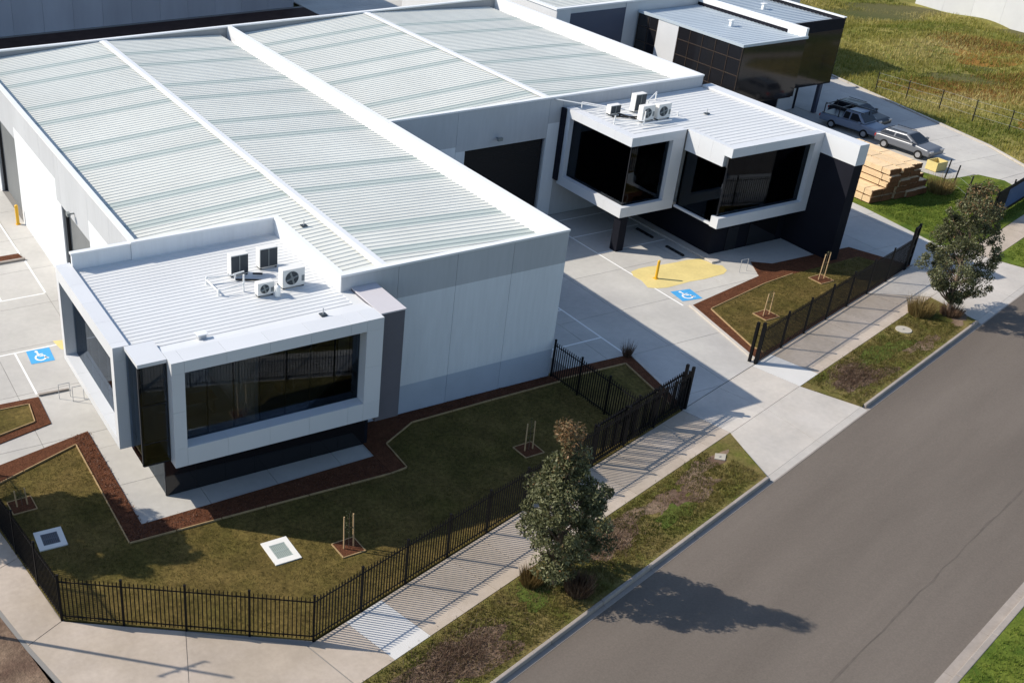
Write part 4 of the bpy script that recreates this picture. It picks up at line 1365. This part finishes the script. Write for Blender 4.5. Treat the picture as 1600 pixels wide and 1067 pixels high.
# power pole on the side street
t = thing('power_pole', 'slim pole with a crossarm on the side street verge', 'pole', (-31.9, -5.3, -.1))
MB().tube((-31.9, -5.3, -.1), (-31.9, -5.3, 9.1), .085, .055, 12).build('pole', 'pole_wood', t)
MB().box(-32.8, -31.0, -5.33, -5.27, 7.62, 7.68).build('crossarm', 'pole_wood', t)
for dx in (-.85, -.3, .3, .85):
    MB().tube((-31.9+dx, -5.3, 7.68), (-31.9+dx, -5.3, 7.8), .03, n=8).build('insulator', 'ac_dark', t)


def tuft_field(name, label, pts, hmin, hmax, mt, seed, blades=4, wd=.03, spread=.12, lean=.35):
    rr = random.Random(seed)
    vs, cols = [], []
    for (x, y, z, tone) in pts:
        h0 = rr.uniform(hmin, hmax)
        for _ in range(blades):
            a = rr.uniform(0, 6.283)
            ox, oy = rr.gauss(0, spread*.5), rr.gauss(0, spread*.5)
            h = h0*rr.uniform(.6, 1.1)
            lx, ly = rr.gauss(0, lean*h*.5), rr.gauss(0, lean*h*.5)
            dx, dy = math.cos(a)*wd*.5, math.sin(a)*wd*.5
            vs += [(x+ox-dx, y+oy-dy, z), (x+ox+dx, y+oy+dy, z), (x+ox+lx, y+oy+ly, z+h)]
            cols.append(min(1, max(0, tone+rr.gauss(0, .16))))
    n = len(cols)
    me = bpy.data.meshes.new(name)
    me.from_pydata(vs, [], [(3*i, 3*i+1, 3*i+2) for i in range(n)])
    at = me.attributes.new('leafcol', 'FLOAT', 'FACE')
    at.data.foreach_set('value', np.array(cols, dtype=np.float32))
    me.materials.append(MATS[mt])
    o = bpy.data.objects.new(name, me)
    COL.objects.link(o)
    o['kind'] = 'stuff'
    o['label'] = label
    o['category'] = 'grass'
    return o


rr = random.Random(5)
P = []
for _ in range(9000):
    u, v = rr.uniform(-23.6, 0.4), rr.uniform(-11.6, -8.9)
    if u > 0.5+(v+11.66)*.66-.1:
        continue
    n_ = math.sin(u*1.3)+math.sin(v*2.1+u*.7)+math.sin(u*.43+1)
    soil = min(math.hypot((u+18.6)/2.4, (v+10.3)/.9), math.hypot((u+8.9)/1.4, (v+9.9)/.7), math.hypot((u+4.6)/1.5, (v+10)/.55))
    if soil < 1 and rr.random() < .75:
        continue
    if math.hypot(u-.2, v+9.6) < .55:
        continue
    P.append((*uv(u, v), -.015, .40+.14*n_))
for _ in range(3800):
    u, v = rr.uniform(9.6, 21.8), rr.uniform(-11.6, -8.95)
    soil = math.hypot((u-11.3)/1.6, (v+10.2)/1.0)
    if soil < 1 and rr.random() < .8:
        continue
    if math.hypot(u-19, v+9.6) < .6:
        continue
    P.append((*uv(u, v), -.015, .38+.14*math.sin(u*1.7)))
tuft_field('verge_grass', 'short green and straw grass growing along the street verge', P, .05, .16, 'leaf_grass', 6)
P = []
for _ in range(26000):
    x, y = rr.uniform(-28.4, 0.4), rr.uniform(-11.8, 3.6)
    q = -x*SU+y*CU
    if q < -6.1 or (x < -19.4 and (x+27.36)*(-4.9)-(y+7.1)*8.05 > -.4) or (x < -27.3 and (x+27.36)*9.2+(y+7.1)*1.3 < .2):
        continue
    if x > -23.6 and y > -4.0 and (x < -10.7 or y > -1.0):
        continue
    if x <= -23.6 and y > 1.7+(x+29)*.39:
        continue
    if abs(x+26.5) < .65 and abs(y+2.33) < .7 or abs(x+18.25) < .65 and abs(y+6.92) < .8 or abs(x+15.65) < .6 and abs(y+7.85) < .6:
        continue
    P.append((x, y, LZ-.005, .42+.12*math.sin(x*.9)+.1*math.sin(y*1.4+x*.3)))
for _ in range(9000):
    x, y = rr.uniform(11.7, 26.4), rr.uniform(-2.9, 3.9)
    if -x*SU+y*CU < -6.1 or y > 2.2+(x-12.85)*.22 or x < 11.9-(y+2)*-.25:
        continue
    if y > 3.7 or (abs(x-15.1) < .6 and abs(y-.35) < .6) or (abs(x-21.55) < .6 and abs(y-2.45) < .6):
        continue
    P.append((x, y, .07, .45+.1*math.sin(x)))
tuft_field('lawn_grass', 'short mown olive green grass of the fenced lawns', P, .03, .085, 'leaf_grass', 8, blades=4, wd=.028, spread=.14)
P = []
for _ in range(30000):
    x, y = rr.uniform(51, 88), rr.uniform(9, 62)
    if not fkeep(x-1.0, y) or (x > 87):
        continue
    straw = .5+.28*math.sin(x*.22+y*.31)+.2*math.sin(y*.6-x*.1)
    if rr.random() < .7+.3*straw:
        P.append((x, y, fieldz(x, y)-.01, straw*.8))
tuft_field('field_grass', 'rough straw and green grass covering the far field', P, .12, .5, 'leaf_field', 9, blades=5, wd=.06, spread=.35)
P = []
for _ in range(5200):
    a, q = rr.uniform(0, 6.283), math.sqrt(rr.random())*(1+.25*math.sin(5*rr.random()))
    for cx, cy, ra, rb, ro, pr in ((69, 24.5, 10.5, 3.6, -.35, .62), (80, 33, 7, 3.0, -.6, .38)):
        if rr.random() < pr:
            px, py = ra*q*math.cos(a), rb*q*math.sin(a)
            x, y = cx+px*math.cos(ro)-py*math.sin(ro), cy+px*math.sin(ro)+py*math.cos(ro)
            if fkeep(x-1.2, y) and x < 87:
                P.append((x, y, fieldz(x, y)-.01, rr.uniform(.1, .9)))
tuft_field('rusty_weeds', 'rust coloured low weeds spreading through the far field', P, .1, .32, 'leaf_rust', 15, blades=5, wd=.07, spread=.4)
P = [(rr.uniform(33.4, 45.5), rr.uniform(3.4, 9.4), .025, rr.uniform(.0, .35)) for _ in range(5000)]
P = [p for p in P if -p[0]*SU+p[1]*CU > -7.3]
P += [(*uv(rr.uniform(33.3, 46), rr.uniform(-11.5, -9.2)), -.015, rr.uniform(0, .3)) for _ in range(1500)]
P += [(*uv(rr.uniform(-9, 16), rr.uniform(-28, -22.8)), 0, rr.uniform(.1, .5)) for _ in range(6500)]
tuft_field('bright_grass', 'lush bright green grass beside the timber stacks and along far verges', P, .06, .15, 'leaf_lush', 10, wd=.04)


def clump(name, label, x, y, z, rx, h, n, mt, seed, tone=(.1, .9), wd=.04):
    rr = random.Random(seed)
    t = thing(name, label, 'plant', (x, y, z))
    vs, cols = [], []
    for _ in range(n):
        a, r_ = rr.uniform(0, 6.283), rx*math.sqrt(rr.random())*.6
        px, py = r_*math.cos(a), r_*math.sin(a)
        hh = h*rr.uniform(.45, 1.1)
        ox, oy = math.cos(a)*hh*rr.uniform(0, .6), math.sin(a)*hh*rr.uniform(0, .6)
        b = rr.uniform(0, 6.283)
        dx, dy = math.cos(b)*wd*.5, math.sin(b)*wd*.5
        vs += [(px-dx, py-dy, 0), (px+dx, py+dy, 0), (px+ox, py+oy, hh)]
        cols.append(rr.uniform(*tone))
    me = bpy.data.meshes.new('blades')
    me.from_pydata(vs, [], [(3*i, 3*i+1, 3*i+2) for i in range(n)])
    at = me.attributes.new('leafcol', 'FLOAT', 'FACE')
    at.data.foreach_set('value', np.array(cols, dtype=np.float32))
    me.materials.append(MATS[mt])
    o = bpy.data.objects.new('blades', me)
    COL.objects.link(o)
    o.parent = t


clump('grass_clump', 'dry brown weeds at the foot of the near street tree, kerb side', *uv(-12.3, -10.9), -.01, .75, .8, 900, 'leaf_twig', 1)
clump('grass_clump', 'dry brown weeds at the foot of the near street tree, path side', *uv(-13.3, -9.4), -.01, .6, .7, 600, 'leaf_dry', 2, (0, .5))
clump('grass_clump', 'golden grass clump at the foot of the far street tree', *uv(21.6, -9.35), -.01, 1.0, 1.0, 900, 'leaf_dry', 3, (.2, .9))
clump('grass_clump', 'dull green weeds around the trunk of far street tree', *uv(22.9, -10.5), -.01, .9, .6, 700, 'leaf_twig', 4)
clump('dead_shrub', 'bare twiggy shrub at the point of the shaded garden bed', 5.0, -0.05, .05, .35, .9, 160, 'leaf_twig', 5, (0, .6), .03)
clump('reed_clump', 'pale reedy clump beside the timber stacks', 40.3, 9.4, .02, 1.2, 1.2, 700, 'leaf_dry', 6, (.4, 1))
clump('dead_shrub', 'brown shrub behind the far street tree', 39.0, 4.9, .02, 1.0, 1.3, 900, 'leaf_twig', 7)
# bare weeds in the soil patches
P = [(*uv(rr.gauss(-18.6, 1.3), rr.gauss(-10.2, .5)), -.01, rr.uniform(.2, .9)) for _ in range(1300)]
P = [p for p in P if p[0]*CU+p[1]*SU > -23.5]
P += [(*uv(max(10.3, rr.gauss(12.0, .9)), rr.gauss(-10.2, .45)), -.01, rr.uniform(.1, .8)) for _ in range(900)]
P += [(*uv(rr.gauss(-8.8, .8), rr.gauss(-9.9, .35)), -.01, rr.uniform(.3, 1)) for _ in range(500)]
P = [p for p in P if -11.6 < -p[0]*SU+p[1]*CU < -8.95]
tuft_field('dead_weeds', 'dry brown weeds on the bare soil patches of the verge', P, .05, .22, 'leaf_twig', 12, blades=5, wd=.025, spread=.3, lean=1.2)
# mulch chips on the beds
P = []
beds = [(-23.62, -22.8, -3.9, 4.6), (-23.6, -11.6, -3.95, -2.95), (-9.3, 0.2, -.75, -.05), (12, 20, 2.3, 3.6)]
for x0, x1, y0, y1 in beds[:3]:
    for _ in range(int((x1-x0)*(y1-y0)*110)):
        P.append((rr.uniform(x0, x1), rr.uniform(y0, y1), MZ-.005, rr.uniform(0, .45)))
mulch = tuft_field('mulch_chips', 'loose red brown bark chips covering the garden beds', P, .01, .05, 'leaf_twig', 14, blades=3, wd=.06, spread=.1, lean=2.5)
leafmat('chip', [(0.0, (0.05, 0.02, 0.012)), (0.4, (0.15, 0.056, 0.028)), (1.0, (0.30, 0.15, 0.085))])
mulch.data.materials[0] = MATS['chip']
mulch['category'] = 'mulch'


# ------------------------------------------------------------------ timber packs
def timber_pack(label, x, y, z, wd, hh, ln, seed):
    t = thing('timber_pack', label, 'timber pack', (x, y, z), 0.0, 'stacked timber packs')
    mb = MB()
    rr = random.Random(seed)
    rows, cols = 4, 8
    for i in range(rows):
        for j in range(cols):
            bw, bh = wd/cols, (hh-.08)/rows
            j0 = rr.uniform(-.04, .05)
            mb.box(x+j*bw+.004, x+(j+1)*bw-.004, y+j0, y+ln+rr.uniform(-.08, .05), z+.08+i*bh+.004, z+.08+(i+1)*bh-.003)
    mb.build('boards', 'timber', t)
    MB().box(x-.003, x+wd+.003, y-.065, y-.05, z+.075, z+hh-.004).build('shaded_end_wrap', 'timber_end', t)  # wrap over the street ends, their shade put into its dark brown
    for s in (.12, .5, .88):
        MB().box(x, x+wd, y+ln*s-.04, y+ln*s+.04, z, z+.08).build('bearer', 'timber_end', t)
        MB().box(x-.006, x+wd+.006, y+ln*s-.012, y+ln*s+.012, z+.078, z+hh+.006).build('strap', 'rubber', t)


sd = 100
ORD = ['first', 'second', 'third', 'fourth', 'fifth', 'sixth']
for lvl in range(2):
    for c in range(5):
        sd += 1
        timber_pack('pale sawn timber pack, %s column from the driveway, %s layer from the ground' % (ORD[c], ORD[lvl]), 33.85+c*1.06+random.Random(sd).uniform(-.04, .04), 9.7+random.Random(sd+9).uniform(-.18, .12), .03+lvl*.5, 1.0, .48, 5.2, sd)
for lvl in range(3):
    for c in range(3):
        sd += 1
        timber_pack('pale sawn timber pack, upper stack, %s column from driveway, %s layer up' % (ORD[c+1], ORD[lvl+2]), 34.9+c*1.07+random.Random(sd).uniform(-.05, .05), 9.65+random.Random(sd+9).uniform(-.18, .12), 1.03+lvl*.46, 1.0, .44, 5.4, sd)
timber_pack('low dark timber pack on the grass behind the stack', 40.2, 11.6, .03, 1.0, .5, 3.0, 333)
t = thing('forklift_tine_crate', 'yellow plastic crate beside the timber stacks', 'crate', (43.9, 12.6, .0))
MB().box(43.4, 44.5, 12.2, 13.1, .035, .12).box(43.4, 43.46, 12.2, 13.1, .12, .7).box(44.44, 44.5, 12.2, 13.1, .12, .7).box(43.46, 44.44, 12.2, 12.26, .12, .7).box(43.46, 44.44, 13.04, 13.1, .12, .7).build('crate_body', 'paint_yellow', t)
t.name = 'yellow_crate'


# ------------------------------------------------------------------ vehicles
def car(label, x, y, heading, paint, kind, group):
    t = thing('parked_car', label, 'car', (x, y, 0.0), heading+1e-9, group)
    L, W = (5.2, 1.86) if kind == 'ute' else (4.7, 1.82)
    if kind == 'ute':
        low = [(-2.6, .42), (-2.6, .98), (-.75, 1.0), (.95, 1.02), (2.35, .90), (2.6, .70), (2.58, .38)]
        cab = [(-.78, 1.0), (-.62, 1.70), (.55, 1.74), (1.35, 1.02)]
    else:
        low = [(-2.32, .40), (-2.35, .92), (-2.0, .98), (.95, .98), (2.1, .86), (2.35, .66), (2.32, .34)]
        cab = [(-2.1, .97), (-1.7, 1.46), (.1, 1.50), (1.15, .98)]

    def extr(prof, w0, w1, zc):
        n = len(prof)
        mb = MB()
        for s in (-1, 1):
            for px, pz in prof:
                ww = w0 if pz <= zc else w1
                mb.v.append((px, s*ww/2, pz))
        mb.f = [tuple(range(n)), tuple(range(2*n-1, n-1, -1))]+[(i, n+i, n+(i+1) % n, (i+1) % n) for i in range(n)]
        bm = bmesh.new()
        me = bpy.data.meshes.new('tmp')
        me.from_pydata(mb.v, [], mb.f)
        bm.from_mesh(me)
        bmesh.ops.recalc_face_normals(bm, faces=bm.faces)
        bm.to_mesh(me)
        mb.v = [tuple(v.co) for v in bm.verts]
        mb.f = [tuple(v.index for v in f.verts) for f in bm.faces]
        bm.free()
        return mb
    body = extr(low, W, W*.94, .88).build('body', paint, t, bevel=.13, seg=4)
    extr(cab, W*.95, W*.74, 1.1).build('cabin', paint, t, bevel=.12, seg=4)
    c0, c1, c2, c3 = cab

    def quad(name, pts, mt):
        MB().add(pts, [(0, 1, 2, 3)]).build(name, mt, t)
    wl, wt = W*.95/2, W*.74/2

    def cp(a, b, f, s, inset=1.0, off=.012):
        px, pz = a[0]+(b[0]-a[0])*f, a[1]+(b[1]-a[1])*f
        hw = (wl+(wt-wl)*f)*inset
        return px, s*hw, pz
    fw0, fw1 = cp(c3, c2, .1, -1, .9), cp(c3, c2, .92, -1, .9)
    for nm, A, B, sg in (('windscreen', c3, c2, 1), ('rear_window', c0, c1, -1)):
        p = [cp(A, B, .12, -1, .88), cp(A, B, .12, 1, .88), cp(A, B, .9, 1, .88), cp(A, B, .9, -1, .88)]
        quad(nm, [(a+.02*sg, b, c+.02) for a, b, c in p], 'car_glass')
    for s in (-1, 1):
        xm = (c1[0]+c2[0])/2
        for a0, a1 in ((c1[0]+.05, xm-.06), (xm+.06, c2[0]-.02)):
            z0_, z1_ = 1.1, c1[1]-.10
            zb, zt = c0[1], c1[1]
            y0_, y1_ = (s*(wl+(wt-wl)*(z_-zb)/(zt-zb)+.012) for z_ in (z0_, z1_))
            k0 = -.3 if a0 < xm-.5 and kind != 'ute' else 0
            quad('side_window', [(a0+k0, y0_, z0_), (a1+(.5 if a1 > xm+.1 else 0), y0_, z0_), (a1, y1_, z1_), (a0, y1_, z1_)], 'car_glass')
    for sx in (-1, 1):
        for s in (-1, 1):
            wx, wy = sx*1.42+.02, s*(W/2-.10)
            wh = MB().tube((wx, wy-.11, .34), (wx, wy+.11, .34), .34, n=20).build('wheel', 'rubber', t)
            MB().tube((wx, wy-.115*0+s*.10, .34), (wx, wy+s*.122, .34), .20, n=14).build('rim', 'rim', wh)
    xf, xb = low[-2][0], low[0][0]
    for s in (-1, 1):
        MB().box(xf-.12, xf-.02, s*W*.36-.2, s*W*.36+.2, .66, .80).build('headlight', 'rim', t)
        MB().box(xb-.03, xb+.05, s*W*.42-.10, s*W*.42+.10, .70, .90).build('tail_light', 'car_light', t)
        MB().box(c3[0]-.5, c3[0]-.32, s*(W/2+.02), s*(W/2+.18), 1.02, 1.16).build('mirror', paint, t)
    if kind == 'ute':
        MB().box(-2.5, -.85, -.78, .78, .99, 1.02).build('tray_liner', 'car_dark', t)
        for px in (-2.3, -1.0):
            each(MB().box(px-.03, px+.03, -.86, -.80, 1.0, 1.75).box(px-.03, px+.03, .80, .86, 1.0, 1.75).box(px-.03, px+.03, -.86, .86, 1.70, 1.76), 'rack_hoop', 'car_dark', t)
        for s in (-1, 1):
            MB().box(-2.4, 1.0, s*.71-.03, s*.71+.03, 1.76, 1.81).build('rack_rail', 'car_dark', t)
    else:
        for s in (-1, 1):
            MB().box(-1.6, 0, s*.6-.02, s*.6+.02, 1.52, 1.56).build('roof_rail', 'car_dark', t)
    return t


CG = 'cars parked in the shade of the neighbouring building'
car('white utility with black rack parked in the shade, farthest from street', 45.3, 21.4, R(-82), 'car_white', 'ute', CG)
car('dark wagon parked in the shade on the far side of the white utility', 47.5, 22.9, R(-83), 'car_dark', 'wagon', CG)
car('silver wagon parked at the shadow edge nearest the timber stacks', 45.3, 16.3, R(-84), 'car_silver', 'wagon', CG)

# ------------------------------------------------------------------ neighbouring black office and warehouse
N = thing('office_building', 'neighbouring black glazed office building with pale flat roof', 'building', (40, 24, 0))
MB().box(26.0, 47.0, 36.0, 36.2, 0, 8.0).build('wall', 'pale_panel', N)
MB().box(26.0, 26.2, 36.2, 60, 0, 8.0).build('wall', 'pale_panel', N)
MB().box(47.0, 55.8, 38.8, 39.0, 0, 8.0).build('wall', 'pale_panel', N)
MB().box(55.8, 56.0, 38.8, 60, 0, 8.0).build('wall', 'pale_panel', N)
each(MB().box(46.9, 56.1, 38.7, 39.1, 8.0, 8.12).box(55.7, 56.1, 39.1, 60, 8.0, 8.12), 'capping', 'capping', N)
ribs(47.0, 7.6, 55.8, 7.4, 38.9, 60, .42, .04).build('roof_sheet', 'roof_metal', N)
panel(N, 'y', 35.94, 36.0, 27.4, 33.0, 0.0, 7.6, 'blue_panel')
panel(N, 'y', 35.94, 36.0, 26.0, 27.4, 0.0, 8.0, 'pale_panel')
panel(N, 'y', 35.94, 36.0, 33.0, 34.3, 0.0, 8.0, 'pale_panel')
each(MB().box(25.9, 47.1, 35.9, 36.3, 8.0, 8.12).box(25.9, 26.3, 36.3, 60, 8.0, 8.12), 'capping', 'capping', N)
ribs(26.2, 7.3, 46.8, 7.6, 36.2, 60, .42, .045).build('roof_sheet', 'roof_metal', N)
# office box
MB().box(34.5, 40.7, 24.2, 35.9, 2.5, 7.1).build('office_core', 'dark_wall', N)
MB().box(40.7, 46.5, 26.0, 35.9, 2.5, 7.4).build('office_core', 'dark_wall', N)
ribs(34.5, 7.12, 40.8, 7.14, 24.2, 35.9, .42, .03).build('office_roof', 'neigh_roof', N)
ribs(41.0, 7.42, 46.5, 7.44, 26.0, 35.9, .42, .045).build('office_roof', 'neigh_roof', N)
each(MB().box(34.3, 34.5, 24.0, 35.9, 7.1, 7.3).box(34.5, 40.9, 24.0, 24.2, 7.1, 7.3), 'capping', 'neigh_roof', N)
MB().box(40.75, 41.0, 24.2, 35.9, 7.1, 7.85).build('parapet_wall', 'capping', N)
each(MB().box(41.0, 46.7, 25.8, 26.0, 2.5, 7.75).box(46.5, 46.7, 26.0, 35.9, 2.5, 7.75), 'fascia', 'dark_wall', N)
MB().box(46.42, 46.74, 25.76, 35.9, 7.75, 7.82).build('capping', 'capping', N)
edges = [24.1, 25.5, 26.9, 28.3, 29.7, 31.0]
wn = glazing(N, 'x', 34.42, edges, 2.6, 7.1, 'glass_black', rails=(3.7, 4.9, 6.1), mw=.05, dep=.06, proud=True)
wn.data.materials[0] = MATS['bronze']
MB().box(34.36, 34.5, 31.05, 33.4, 2.5, 7.1).build('pale_wall_panel', 'pale_panel', N)
wn = glazing(N, 'x', 34.42, [33.45, 34.6, 35.8], 2.6, 7.1, 'glass_black', rails=(3.7, 4.9, 6.1), mw=.05, dep=.06, proud=True)
wn.data.materials[0] = MATS['bronze']
glazing(N, 'y', 24.1, lin(34.5, 40.8, 4), 2.6, 7.1, 'glass_black', rails=(4.9,), mw=.05, dep=.1)
glazing(N, 'y', 25.86-.1, lin(41.0, 46.6, 4), 2.6, 6.9, 'glass_black', rails=(4.9,), mw=.05, dep=.1)
MB().box(35.5, 45.4, 27.6, 35.8, 0, 2.5).build('ground_floor', 'dark_wall', N)
MB().box(43.2, 45.0, 27.5, 27.58, .02, 2.4).build('pale_wall_panel', 'pale_panel', N)
MB().box(45.9, 46.2, 26.0, 26.3, 0, 2.5).build('column', 'blue_panel', N)
for x, y, z in ((38.0, 29.2, 7.14), (43.6, 31.5, 7.44)):
    MB().box(x-.12, x+.12, y-.12, y+.12, z, z+.45).box(x-.2, x+.2, y-.2, y+.2, z+.45, z+.5).build('roof_cowl', 'capping', N)

# rear neighbour: tall grey precast wall
Bk = thing('warehouse', 'tall grey precast warehouse across the rear of the site', 'building', (-10, 76, 0))
MB().box(-70, 21.9, 76.1, 110, 0, 10.4).build('wall_core', 'core_concrete', Bk)
k = 0
xx = -70
while xx < 21.5:
    panel(Bk, 'y', 76.0, 76.1, xx, xx+3.06, 0, 10.4, 'rear_panel')
    xx += 3.064
MB().box(-70.1, 22.0, 75.95, 110, 10.4, 10.55).build('capping', 'capping', Bk)

# pale precast building beyond the field
Wb = thing('warehouse', 'pale precast warehouse wall beyond the grassy field', 'building', (88, 35, 0))
MB().box(88.4, 120, -5, 51, -.5, 10).build('wall_core', 'core_concrete', Wb)
yy = -5
while yy < 50.8:
    panel(Wb, 'x', 88.2, 88.4, yy, yy+3.5, -.5, 10, 'pale_panel')
    yy += 3.5
MB().box(88.1, 120, -5.1, 51.1, 10, 10.15).build('capping', 'capping', Wb)

# drop helper properties
for o in bpy.data.objects:
    if '_off' in o.keys():
        del o['_off']
